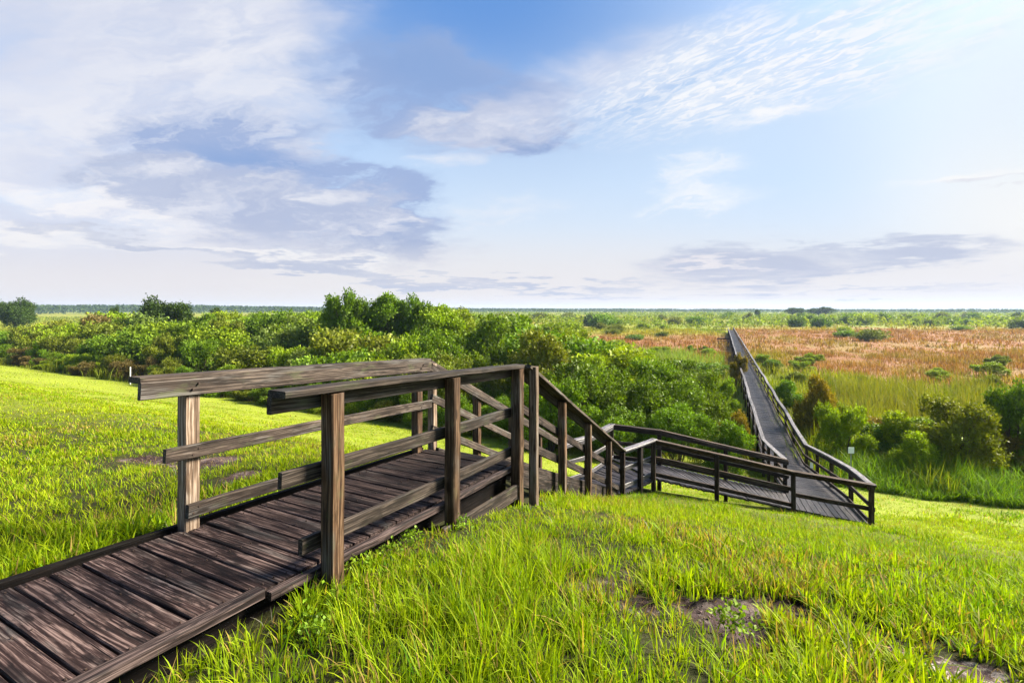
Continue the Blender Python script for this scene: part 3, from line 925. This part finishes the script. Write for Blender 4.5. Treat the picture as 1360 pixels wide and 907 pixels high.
# ------------------------------------------------------------------ marsh grass and reeds
parts = []
for n, y0, y1, L0, w0 in ((26000, 15, 40, .85, .03), (30000, 40, 80, .8, .06), (30000, 80, 170, .75, .13), (16000, 170, 420, .9, .4)):
    x, y = field_points(n, y0, y1)
    s = UX * x + UY * y
    bw = np.abs((x - LK[0] - .62) - .435 * (y - LK[1]) + .2)
    keep = (s > 22.4) & (bw > .95)
    x, y = x[keep], y[keep]; n = len(x)
    mcol, red = marsh_col(x, y)
    for b_ in range(3):
        jx, jy = x + RNG.normal(0, .12 + .0015 * y, n), y + RNG.normal(0, .12 + .0015 * y, n)
        cl = fbm(jx * .35, jy * .25, 141, 4)
        L = L0 * (.45 + .8 * RNG.random(n)) * (.25 + 1.5 * sstep(.3, .7, cl)) * (1 - .35 * red)
        tp_ = sstep(.5, .68, fbm(jx * .5, jy * .3, 145, 3))[:, None]
        col = (mcol * (1 - .6 * tp_) + np.array([.18, .17, .012]) * .6 * tp_ * (1 - .8 * red[:, None]) + .48 * mcol * tp_ * red[:, None]) * (.6 + .8 * RNG.random(n))[:, None]
        parts.append(blades(jx, jy, gz(jx, jy) - .03, L, w0 * (.6 + .8 * RNG.random(n)), np.clip(RNG.normal(.35, .2, n), 0, 1), RNG.random(n) * 6.28, col, col * 1.12, 2))
v, q, t, cc = merge(parts)
me = fast_mesh('marsh_grass', v, q, t); set_col(me, cc)
mg = link('marsh_grass', me, M_REED); mg['kind'] = 'stuff'; mg['label'] = 'green, gold and russet marsh grass spreading to the far trees'; mg['category'] = 'marsh grass'

parts = []
def edge(x, y):
    s = UX * x + UY * y
    return .38 + .62 * sstep(21.8, 24.2, s + (fbm(x * .7, y * .7, 165, 2) - .5) * 1.6)


def reed_bed(n, fx, L0, w0, ca, cb, lean):
    x, y = fx(n); n = len(x)
    cl = fbm(x * .6, y * .6, 151, 3)
    r = RNG.random(n)[:, None]
    col = (np.array(ca) * (1 - r) + np.array(cb) * r)
    parts.append(blades(x, y, gz(x, y) - .03, L0 * edge(x, y) * (.5 + .6 * RNG.random(n)) * (.55 + .9 * cl), w0 * (.6 + .8 * RNG.random(n)), np.clip(RNG.normal(lean, .25, n), 0, 1.3),
                        RNG.random(n) * 6.28, col, col * 1.12, 3))


def near_right(n):
    x = RNG.uniform(10.5, 26, n); s = 22.0 + RNG.random(n) ** 1.5 * 4.0 + (fbm(x * .5, x * .1, 161, 2) - .5) * 2
    y = (s - UX * x) / UY
    k_ = (x - (RK[0] + .435 * (y - RK[1]))) > .7
    return x[k_], y[k_]


def cattails(n):
    u = RNG.uniform((1090 - 680) / 642, (1320 - 680) / 642, n); y = RNG.uniform(27, 44, n)
    k_ = (vnoise(u * 9, y * .25, 171) > .35) & (RNG.random(n) > sstep(35, 44, y) * .9)
    return (u * y)[k_], y[k_]


def mid_right(n):
    x = RNG.uniform(12.5, 32, n); y = RNG.uniform(19.5, 30, n)
    k_ = ((x - (RK[0] + .435 * (y - RK[1]))) > .7) & (UX * x + UY * y > 24.5)
    return x[k_], y[k_]


def left_of_walk(n):
    u = RNG.uniform((800 - 680) / 642, (962 - 680) / 642, n); y = RNG.uniform(32, 75, n)
    k_ = vnoise(u * 12, y * .15, 181) > .45
    return (u * y)[k_], y[k_]


reed_bed(16000, near_right, 1.15, .028, (.060, .135, .008), (.125, .195, .010), .6)
reed_bed(9000, cattails, 1.9, .035, (.090, .110, .014), (.155, .140, .018), .2)
reed_bed(9000, mid_right, 1.1, .035, (.10, .15, .010), (.18, .19, .014), .5)
reed_bed(9000, left_of_walk, 1.7, .05, (.10, .17, .03), (.18, .22, .04), .25)
v, q, t, cc = merge(parts)
me = fast_mesh('reeds', v, q, t); set_col(me, cc)
rd = link('reeds', me, M_REED); rd['kind'] = 'stuff'; rd['label'] = 'tall bright green strap-leaved reeds at the foot of the levee'; rd['category'] = 'reeds'


# ------------------------------------------------------------------ shrubs and trees
def tube(vs, fs, pts, r0, r1, n=6):
    base = len(vs); m_ = len(pts)
    for i, p in enumerate(pts):
        d = (pts[min(i + 1, m_ - 1)] - pts[max(i - 1, 0)]).normalized()
        a = d.cross(Vector((.3, .9, .2))).normalized(); b = d.cross(a)
        r = r0 + (r1 - r0) * i / (m_ - 1)
        for j in range(n):
            t_ = 2 * math.pi * j / n; vs.append(p + a * (r * math.cos(t_)) + b * (r * math.sin(t_)))
    for i in range(m_ - 1):
        for j in range(n):
            fs.append((base + i * n + j, base + i * n + (j + 1) % n, base + (i + 1) * n + (j + 1) % n, base + (i + 1) * n + j))


def plant_protos(seed, W_, H_, nlobe, ncl, lpc, ls, upright=.35, base=.12, trunk=0.0, spread=1.0, stem_r=.035, lobe_r=(.26, .42)):
    rg = np.random.default_rng(seed); rnd = random.Random(seed)
    cs = []; rs = []
    for i in range(nlobe):
        a = rg.random() * 6.283; rr = math.sqrt(rg.random()) * .5 * W_ * spread * .72
        zq = base + (1 - base) * rg.random() ** .8
        r = W_ * rg.uniform(*lobe_r) * (.75 if zq > .7 else 1.0)
        top = H_ - r * .8
        z = trunk + (top - trunk) * max(.12, zq * (1 - .35 * (rr / (W_ * .5)) ** 2))
        cs.append((math.cos(a) * rr, math.sin(a) * rr, z)); rs.append(r)
    cs = np.array(cs); rs = np.array(rs)
    n0 = ncl * 5
    li = rg.choice(nlobe, n0, p=rs ** 2 / (rs ** 2).sum())
    d = rg.normal(size=(n0, 3)); d[:, 2] += .25; d /= np.linalg.norm(d, axis=1)[:, None]
    # sub-lobes: clumpy radius
    kk = rg.normal(size=(nlobe, 9, 3)); kk /= np.linalg.norm(kk, axis=2)[..., None]
    bump = np.max(np.einsum('nkc,nc->nk', kk[li], d), axis=1)
    rad = rs[li] * (.50 + .52 * sstep(.60, .97, bump)) * rg.uniform(.86, 1.05, n0)
    p = cs[li] + d * rad[:, None] * np.array([1, 1, .82])
    rad *= np.where(rg.random(n0) < .05, rg.uniform(1.1, 1.45, n0), 1.0)
    wt = rg.random(n0) < .25 + .75 * sstep(.62, .92, bump)
    dist = np.min(np.where(np.arange(nlobe)[None] == li[:, None], 9, np.linalg.norm(p[:, None] - cs[None], axis=2) / rs[None]), axis=1)
    keep = (dist > .60) & (p[:, 2] > .06) & wt
    p, d, li = p[keep][:ncl], d[keep][:ncl], li[keep][:ncl]
    nclu = len(p)
    ctone = rg.normal(1, .16, nclu)[:, None] * (rg.normal(1, .10, nlobe)[li])[:, None]
    cyel = rg.random(nclu)[:, None]
    n = nclu * lpc
    sd_ = d * .55 + rg.normal(size=(nclu, 3)) * .28; sd_[:, 2] += upright + .25; sd_ /= np.linalg.norm(sd_, axis=1)[:, None]
    ln_ = ls * rg.uniform(1.6, 4.6, nclu)[:, None]
    SD = np.repeat(sd_, lpc, 0)
    P_ = np.repeat(p, lpc, 0) + SD * np.repeat(ln_, lpc, 0) * (rg.random((n, 1)) - .25) + rg.normal(size=(n, 3)) * ls * .42
    A = SD * .6 + rg.normal(size=(n, 3)) * .5
    A /= np.linalg.norm(A, axis=1)[:, None]
    B = np.cross(A, rg.normal(size=(n, 3))); B /= np.linalg.norm(B, axis=1)[:, None]
    C = np.cross(A, B)
    l_ = ls * rg.uniform(.7, 1.4, n)[:, None]; w_ = l_ * rg.uniform(.24, .4, n)[:, None]
    fold = l_ * .12
    vv = np.stack([P_, P_ + A * l_ * .5 + B * w_ + C * fold, P_ + A * l_, P_ + A * l_ * .5 - B * w_ + C * fold], 1).reshape(-1, 3)
    zs = H_ / np.percentile(vv[:, 2], 99.6); xs_ = W_ / (2 * np.percentile(np.abs(vv[:, :2]), 98.5))
    vv[:, 2] *= zs; vv[:, :2] *= xs_; cs = cs * np.array([xs_, xs_, zs])
    vv[:, 2] = np.maximum(vv[:, 2], .02)
    ct = np.repeat(ctone, lpc, 0) * rg.normal(1, .14, n)[:, None]; cy_ = np.repeat(cyel, lpc, 0)
    colr = np.clip(ct, .45, 1.7) * (np.array([.85, .95, .8]) * (1 - cy_) + np.array([1.15, 1.12, .9]) * cy_)
    me1 = fast_mesh('foliage', vv, np.arange(n * 4).reshape(-1, 4)); set_col(me1, np.repeat(colr, 4, 0))
    vs, fs = [], []
    if trunk > 0:
        pts = [Vector((0, 0, -.25)), Vector((.05 * W_ * .2, 0, trunk * .5)), Vector((0, .04, trunk)), Vector((.1, -.05, trunk + (H_ - trunk) * .55))]
        tube(vs, fs, pts, stem_r * 2.6, stem_r, 8)
        for i in range(nlobe):
            c_ = Vector(cs[i]); mid = Vector((c_.x * .45, c_.y * .45, trunk + (c_.z - trunk) * .6))
            tube(vs, fs, [Vector((0, 0, trunk * .75)), mid, c_], stem_r * 1.1, stem_r * .35, 6)
    else:
        for i in range(nlobe):
            c_ = Vector(cs[i]); b0 = Vector((c_.x * .12, c_.y * .12, -.15))
            mid = Vector((c_.x * .5 + rnd.uniform(-.1, .1), c_.y * .5, c_.z * .55))
            tube(vs, fs, [b0, mid, c_ + Vector((0, 0, rs[i] * .3))], stem_r, stem_r * .3, 6)
            for q_ in range(3):
                e = c_ + Vector((rnd.uniform(-1, 1), rnd.uniform(-1, 1), rnd.uniform(-.2, 1))) * rs[i] * .9
                if e.z > .1: tube(vs, fs, [mid, (mid + e) / 2 + Vector((0, 0, .05)), e], stem_r * .55, stem_r * .15, 5)
    me2 = bpy.data.meshes.new('stem'); me2.from_pydata([tuple(q_) for q_ in vs], [], fs); me2.update()
    me1.materials.append(M_LEAF); me2.materials.append(M_BARK)
    return me1, me2


PROTO = {
    'dense': [plant_protos(s_, 4.2, 3.6, 15, 2700, 9, .105, .4, lobe_r=(.16, .32)) for s_ in (1, 2, 3)],
    'loose': [plant_protos(s_, 3.2, 3.2, 8, 1500, 10, .11, .75, lobe_r=(.2, .34)) for s_ in (4, 5, 6)],
    'mid': [plant_protos(s_, 4.6, 4.0, 15, 1300, 7, .21, .6, lobe_r=(.14, .28)) for s_ in (7, 8, 9)],
    'far': [plant_protos(s_, 6.0, 3.4, 12, 500, 6, .40, .4, lobe_r=(.14, .28)) for s_ in (10, 11, 12)],
    'tree': [plant_protos(s_, 4.8, 7.6, 20, 2100, 8, .19, .35, base=.0, trunk=1.6, stem_r=.06, lobe_r=(.11, .22)) for s_ in (13, 14)],
    'round_tree': [plant_protos(17, 6.2, 6.6, 24, 2600, 8, .19, .2, base=.1, trunk=1.6, stem_r=.07, lobe_r=(.12, .22))],
    'pine': [plant_protos(s_, 6.5, 9.0, 9, 300, 8, .5, .2, base=.2, trunk=3.8, stem_r=.1, lobe_r=(.2, .34)) for s_ in (18, 19)],
    'weed': [plant_protos(s_, .34, .26, 6, 40, 4, .042, .5, stem_r=.002) for s_ in (20, 21)],
}
SIZE = {'dense': (4.2, 3.6), 'loose': (3.2, 3.2), 'mid': (4.6, 4.0), 'far': (6.0, 3.4), 'tree': (4.6, 7.6), 'round_tree': (6.2, 6.6), 'pine': (6.5, 9.0), 'weed': (.34, .26)}
TONES = {
    'bright yellow-green': (.185, .245, .010), 'mid green': (.105, .170, .010), 'deep green': (.092, .142, .009),
    'olive green': (.125, .145, .015), 'dull brownish': (.120, .092, .035), 'golden brown': (.190, .138, .018), 'grey-green': (.125, .165, .035), 'dark green': (.038, .066, .010)}
PLANTS = []


def plant(kind, x, y, height, width, tone, rot=None, var=None, name='shrub', **meta):
    me1, me2 = PROTO[kind][var if var is not None else random.randrange(len(PROTO[kind]))]
    W0, H0 = SIZE[kind]
    z = gz(np.array([x]), np.array([y]))[0]
    r_ = bpy.data.objects.new(name, None); COL.objects.link(r_)
    r_.location = (x, y, z - .03); r_.rotation_euler = (0, 0, random.uniform(0, 6.28) if rot is None else rot)
    r_.scale = (width / W0, width / W0, height / H0)
    is_tree = kind in ('tree', 'round_tree', 'pine')
    f_ = bpy.data.objects.new('crown' if is_tree else 'foliage', me1); COL.objects.link(f_); f_.parent = r_
    t_ = bpy.data.objects.new('trunk' if is_tree else 'stem', me2); COL.objects.link(t_); t_.parent = r_
    c_ = TONES[tone]; j = random.uniform(.86, 1.16)
    f_.color = (c_[0] * j * random.uniform(.93, 1.08), c_[1] * j, c_[2] * j, 1)
    r_['kind'] = 'thing'; r_['category'] = 'tree' if is_tree else ('weed' if kind == 'weed' else 'shrub')
    PLANTS.append(dict(o=r_, px=680 + 642 * x / y, y=y, h=height, w=width, tone=tone, kind=kind, **meta))
    return r_


def at(px, y): return (px - 680) / 642 * y, y


def by_top(kind, px, top, y, wpx, tone, **kw):
    x, _ = at(px, y); z = gz(np.array([x]), np.array([y]))[0]
    return plant(kind, x, y, ZC - (top - 411) / 642 * y - z, wpx / 642 * y, tone, **kw)


# named individuals ------------------------------------------------
by_top('round_tree', 221, 398, 74, 62, 'dark green', name='tree', label='dark round-headed tree standing above the left thicket')
by_top('tree', 457, 390, 47, 52, 'mid green', name='tree', label='tallest tree of the clump above the upper railing', var=0)
by_top('tree', 511, 392, 49, 50, 'mid green', name='tree', label='second tree from left in the clump above the upper railing', var=1)
by_top('tree', 548, 396, 50, 48, 'mid green', name='tree', label='third tree from left in the clump above the upper railing', var=0)
by_top('tree', 586, 407, 47, 55, 'bright yellow-green', name='tree', label='lowest rightmost tree of the clump above the upper railing', var=1)
by_top('round_tree', 20, 398, 140, 36, 'dark green', name='tree', label='dark spreading tree on the skyline at far left')
by_top('tree', 288, 409, 130, 14, 'dark green', name='tree', label='small dark skyline tree right of the round-headed tree')
by_top('round_tree', 152, 407, 120, 12, 'dark green', name='tree', label='tiny dark skyline tree left of the round-headed tree')
for i, (px, top, w_) in enumerate([(1052, 408.5, 17), (1064, 409, 12), (1079, 409, 12), (1097, 407.5, 20), (1087, 410, 13)]):
    by_top('pine', px, top, 380, w_, 'dark green', name='tree', label=['leftmost broad tree of the distant marsh grove', 'slim second tree of the distant marsh grove', 'third tree of the distant marsh grove', 'broad rightmost tree of the distant marsh grove', 'low fourth tree tucked in the distant marsh grove'][i])
by_top('pine', 1005, 410.5, 330, 7, 'dark green', name='tree', label='lone dark tree on the skyline above the boardwalk end')
by_top('loose', 1078, 500, 25, 52, 'golden brown', label='golden-brown bush right beside the long boardwalk')
by_top('loose', 1120, 538, 21.5, 62, 'bright yellow-green', label='yellow leafy bush beside the boardwalk slope, in front of the brown bush')
by_top('loose', 1180, 545, 22, 70, 'bright yellow-green', label='yellow-green bush behind the white square sign')
by_top('loose', 1266, 530, 20.5, 100, 'olive green', label='rounded olive bush among the reeds at right')
by_top('loose', 1350, 508, 21, 84, 'mid green', label='tall green bush cut by the right edge')
by_top('loose', 1210, 572, 20, 60, 'bright yellow-green', label='low yellow-green bush left of the rounded olive bush in reeds')
by_top('loose', 1050, 506, 33, 44, 'mid green', label='green bush tight against right rail of the long boardwalk')
by_top('loose', 980, 470, 43, 22, 'golden brown', label='brown vine-covered bush overhanging the left boardwalk rail')
by_top('loose', 976, 546, 21.5, 40, 'golden brown', label='reddish-brown bush against left rail where boardwalk levels out')
by_top('dense', 922, 494, 26, 84, 'deep green', label='dense deep green bush left of the boardwalk')
by_top('dense', 868, 502, 24, 130, 'deep green', label='dense deep green bush behind the landing handrail')
by_top('dense', 772, 480, 25, 150, 'deep green', label='dense deep green bush behind the stair handrails')
by_top('dense', 900, 540, 20.5, 90, 'mid green', label='low leafy bush in front, behind the ramp railing')
by_top('dense', 815, 540, 21.5, 100, 'mid green', label='low leafy bush behind the foot of the stairs')
by_top('loose', 730, 505, 22, 90, 'mid green', label='leafy bush just behind the top of the stairs')
by_top('loose', 960, 560, 19.6, 70, 'mid green', label='low bush squeezed between ramp railing and boardwalk')
by_top('loose', 958, 502, 29, 40, 'mid green', label='leafy bush crowding the left rail of the boardwalk midway')
by_top('far', 1241, 461, 88, 22, 'mid green', label='single small bush alone in the red marsh grass')

# thicket rows ------------------------------------------------------
def skyline(px): return np.interp(px, [-200, 0, 120, 200, 420, 440, 600, 640, 700, 760, 800, 860, 905, 960], [411, 409, 408, 412, 413, 405, 408, 418, 421, 432, 448, 470, 476, 486])


row_s = [22.9, 26, 30, 35, 41, 50, 62, 80, 21.7]; gap_w = [3.0, 3.6, 4.3, 5.2, 6.4, 7.6, 9.5, 11.5, 2.7]
for ri, (s_, gw) in enumerate(zip(row_s, gap_w)):
    tt = -110.0
    while tt < 12:
        tt += gw * random.uniform(.75, 1.25)
        s2 = s_ + random.uniform(-1, 1) * (.6 + .14 * (s_ - 22)) + (2.5 * max(0, -(tt + 15)) / 60)
        x, y = st(s2, tt)
        if y < 12: continue
        px = 680 + 642 * x / y
        if px < -90 or px > 960: continue
        if ri == 8 and (px < -40 or px > 900 or y < 18.5 or 135 < px < 215): continue
        if px > 700 and y < 27.5 and ri != 8: continue
        if abs((x - LK[0]) - .435 * (y - LK[1])) < 3.0: continue
        z = gz(np.array([x]), np.array([y]))[0]
        hmax = ZC - (skyline(px) - 411) / 642 * y - z
        want = [2.2, 3.9, 5.0, 6.0, 6.4, 6.6, 6.6, 6.8, 1.35][ri] * random.uniform(.72, 1.12)
        if px > 760: want *= .8
        h_ = min(want, hmax * random.uniform(.86, 1.0))
        if h_ < .9: continue
        front = ri in (0, 8)
        tone = random.choices(['bright yellow-green', 'mid green', 'deep green', 'olive green', 'dull brownish', 'grey-green'],
                              [4.2, 3.0, 1.8, 1.6, .4, .8] if not front else [2.2, 3.4, 1.2, 1.2, 1.6 if px < 250 else .4, .5])[0]
        if tone == 'dull brownish' and px > 420: tone = 'olive green'
        kind = random.choice(['dense', 'loose', 'loose']) if y < 33 else random.choice(['mid', 'mid', 'loose'])
        if front and y > 30: kind = 'loose'
        wf = h_ * random.uniform(1.05, 1.5) if kind != 'loose' else h_ * random.uniform(.85, 1.2)
        plant(kind, x, y, h_, max(wf, gw * .8), tone, row=ri)

# distant marsh shrubs
for i in range(56):
    y = random.choice([random.uniform(150, 230), random.uniform(200, 330), random.uniform(280, 420)])
    px = random.uniform(380, 1420) if i < 40 else random.uniform(1060, 1420)
    if 940 < px < 1000 and y < 240: continue
    x, _ = at(px, y)
    top = random.uniform(416, 423) if y < 230 else random.uniform(413.5, 418)
    h_ = ZC - (top - 411) / 642 * y
    plant('far', x, y, max(2.0, min(h_, 5.4)), random.uniform(5, 10), random.choices(['mid green', 'olive green', 'bright yellow-green', 'dark green'], [3, 3, 3, .6])[0], far=True)
for i in range(12):        # scattered scrub in the nearer marsh
    px = random.choice([random.uniform(790, 900), random.uniform(1060, 1360), random.uniform(700, 940)]); y = random.uniform(95, 175)
    x, _ = at(px, y)
    plant('far', x, y, random.uniform(1.3, 2.6), random.uniform(2.5, 6), random.choice(['mid green', 'olive green', 'bright yellow-green']), scrub=True)

for i in range(50):
    if i < 14: px = random.uniform(1135, 1385); y = random.uniform(19.5, 27)
    elif i < 36: px = 1005 + 355 * random.random() ** 1.6; y = random.uniform(27, 62)
    else: px = random.uniform(790, 965); y = random.uniform(36, 82)
    x, _ = at(px, y)
    if abs((x - LK[0] - .62) - .435 * (y - LK[1])) < 1.9: continue
    h_ = random.uniform(1.0, 2.0) if i < 14 else random.uniform(.9, 1.7)
    plant('loose', x, y, h_, h_ * random.uniform(1.2, 2.0), random.choices(['mid green', 'olive green', 'bright yellow-green', 'golden brown'], [2, 1.5, 3, .7])[0], scrub=True, near=True)

# weeds at the foot of the near posts
for i, (px, py) in enumerate([(476, 756), (522, 738), (540, 722), (402, 846), (424, 852), (452, 806), (610, 700), (660, 672), (982, 838)]):
    x, y = pix_ground(px, py)
    sc_ = random.uniform(.7, 1.25)
    plant('weed', x, y, .15 * sc_, .25 * sc_, 'mid green', name='weed',
          label=['dark leafy weed right of the nearest post', 'leafy weed below the lower rail between two posts', 'leafy weed under the deck edge, nearest the middle post', 'low clover-like weed left of the nearest post foot',
                 'spreading weed directly in front of the nearest post foot', 'small weed growing tight at the nearest post foot', 'leafy weed in front of the middle post foot', 'leafy weed left of the stair-top post foot',
                 'small weed growing in the bare dirt patch'][i])

# ------------------------------------------------------------------ labels that single out each plant
anchors = [(-999, 60, 'at the far left'), (60, 160, 'left of the white marker'), (160, 290, 'above the left railing end'), (290, 430, 'above the nearest post'),
           (430, 600, 'below the tall tree clump'), (600, 700, 'above the middle post'), (700, 800, 'beyond the stairs'), (800, 980, 'beyond the landing'), (980, 1090, 'right of boardwalk'), (1090, 1220, 'beyond the white sign'), (1220, 9999, 'at the far right')]
rows_txt = {0: 'front-row', 1: 'second-row', 2: 'third-row', 3: 'fourth-row', 4: 'mid-thicket', 5: 'back-thicket', 6: 'rear-thicket', 7: 'rearmost', 8: 'low edge'}
ORD = ['leftmost', 'second from left', 'third from left', 'fourth from left', 'fifth from left', 'sixth from left', 'seventh from left', 'eighth from left', 'ninth from left', 'tenth from left',
       'eleventh from left', 'twelfth from left']
buckets = {}
for p in PLANTS:
    if 'label' in p: p['o']['label'] = p['label']; continue
    an = next(a_[2] for a_ in anchors if a_[0] <= p['px'] < a_[1])
    if 'far' in p: base = f"{p['tone']} shrub on the distant marsh edge {an}"
    elif 'scrub' in p: base = f"{p['tone']} {'low' if 'near' in p else 'distant'} scrub bush in open marsh {an}"
    else: base = f"{p['tone']} {rows_txt[p['row']]} shrub of the thicket {an}"
    buckets.setdefault(base, []).append(p)
for base, ps in buckets.items():
    ps.sort(key=lambda p: p['px'])
    for i, p in enumerate(ps):
        p['o']['label'] = base if len(ps) == 1 else f"{base}, {'rightmost' if i == len(ps) - 1 else ORD[min(i, 11)]}"
for p in PLANTS:
    if 'row' in p: p['o']['group'] = 'shrubs of the thicket below the levee'
    elif 'far' in p: p['o']['group'] = 'shrubs along the distant marsh edge'
    elif 'scrub' in p: p['o']['group'] = 'scrub bushes in the open marsh'
    elif p['kind'] == 'weed': p['o']['group'] = 'weeds along the deck edge'

# ------------------------------------------------------------------ far wood along the horizon
n_t = 7000
az = RNG.uniform(-1.0, 1.0, n_t); rg_ = RNG.uniform(850, 1700, n_t)
x = np.sin(az) * rg_; y = np.cos(az) * rg_
px = 680 + 642 * x / y
rise = np.interp(px, [-200, 130, 280, 430, 640, 900, 1100, 1360, 1600], [6, 6.5, 6, 3.8, 2.0, 1.2, .6, 1.2, 1.5])
Ht = (6.95 + (rise + 1.1 * (vnoise(px * .035, px * 0 + .5, 191) - .5) + .5 * (vnoise(px * .2, px * 0 + 3.5, 193) - .5)) / 642 * y) * (1 - .28 * RNG.random(n_t) ** 2)
Ht = np.maximum(Ht, 4)
vs = []; cs_ = []
for kq in range(14):
    n = n_t
    f = RNG.random(n) ** .7
    cz = Ht * (.10 + .84 * f); rr = Ht * .55 * (1.12 - f) * RNG.random(n) ** .5
    aa = RNG.random(n) * 6.283
    c0 = np.stack([x + np.cos(aa) * rr, y + np.sin(aa) * rr, cz], -1)
    A = RNG.normal(size=(n, 3)); A /= np.linalg.norm(A, axis=1)[:, None]
    B = np.cross(A, RNG.normal(size=(n, 3))); B /= np.linalg.norm(B, axis=1)[:, None]
    sz = (Ht * .12 * RNG.uniform(.7, 1.4, n))[:, None]
    vs.append(np.stack([c0 - A * sz, c0 + B * sz * .7, c0 + A * sz, c0 - B * sz * .7], 1).reshape(-1, 3))
    cs_.append(np.repeat(np.array([.045, .075, .022]) * RNG.uniform(.6, 1.4, n)[:, None], 4, 0))
vs = np.concatenate(vs); cs_ = np.concatenate(cs_)
me = fast_mesh('far_wood', vs, np.arange(len(vs)).reshape(-1, 4)); set_col(me, cs_)
fw = link('far_wood', me, M_REED); fw['kind'] = 'stuff'; fw['label'] = 'bluish band of distant woodland along the horizon'; fw['category'] = 'woodland'

# low scrub merging into a band before the wood
n_t = 5200
y = RNG.uniform(190, 820, n_t) ; px = RNG.uniform(380, 1450, n_t)
okb = fbm(px * .012, y * .012, 201, 3) > .47 - .10 * sstep(1000, 1150, px) - .08 * sstep(330, 500, y)
x = (px - 680) / 642 * y; x, y, px = x[okb], y[okb], px[okb]; n = len(x)
hb = np.minimum(RNG.uniform(1.6, 4.2, n), 6.95 - 1.6 / 642 * y) ; tn_ = RNG.random(n)[:, None]
bc = np.array([.105, .165, .012]) * (1 - tn_) + np.array([.20, .23, .014]) * tn_
vs = []; cs_ = []
for kq in range(22):
    f = RNG.random(n); aa = RNG.random(n) * 6.283; rr = hb * .85 * np.sqrt(np.clip(1 - f ** 2, 0, 1)) * RNG.random(n) ** .4
    c0 = np.stack([x + np.cos(aa) * rr, y + np.sin(aa) * rr, hb * f * .95 + .1], -1)
    A = RNG.normal(size=(n, 3)); A /= np.linalg.norm(A, axis=1)[:, None]
    B = np.cross(A, RNG.normal(size=(n, 3))); B /= np.linalg.norm(B, axis=1)[:, None]
    sz = (hb * .16 * RNG.uniform(.7, 1.4, n))[:, None]
    vs.append(np.stack([c0 - A * sz, c0 + B * sz * .7, c0 + A * sz, c0 - B * sz * .7], 1).reshape(-1, 3))
    cs_.append(np.repeat(bc * RNG.uniform(.7, 1.3, n)[:, None], 4, 0))
vs = np.concatenate(vs); cs_ = np.concatenate(cs_)
me = fast_mesh('distant_scrub', vs, np.arange(len(vs)).reshape(-1, 4)); set_col(me, cs_)
dsb = link('distant_scrub', me, M_REED); dsb['kind'] = 'stuff'; dsb['label'] = 'low yellow-green scrub merging into a band below the skyline'; dsb['category'] = 'scrub'

# ------------------------------------------------------------------ air
bm_ = [(-2800, -300, -3), (2800, -300, -3), (2800, 2800, -3), (-2800, 2800, -3)]
hv = bm_ + [(x_, y_, 27.0) for x_, y_, _ in bm_]
me = bpy.data.meshes.new('haze'); me.from_pydata(hv, [], [(3, 2, 1, 0), (4, 5, 6, 7), (0, 1, 5, 4), (1, 2, 6, 5), (2, 3, 7, 6), (3, 0, 4, 7)])
m = bpy.data.materials.new('thin_haze'); m.use_nodes = True; m.node_tree.nodes.clear(); k = Nodes(m.node_tree)
o_ = k.new('ShaderNodeOutputMaterial'); pv = k.new('ShaderNodeVolumePrincipled')
pv.inputs['Color'].default_value = (.50, .68, 1, 1); pv.inputs['Density'].default_value = .00015; pv.inputs['Anisotropy'].default_value = .2
k.l.new(pv.outputs[0], o_.inputs['Volume'])
hz = link('haze', me, m); hz['kind'] = 'stuff'; hz['label'] = 'thin pale haze over the marsh'; hz['category'] = 'haze'
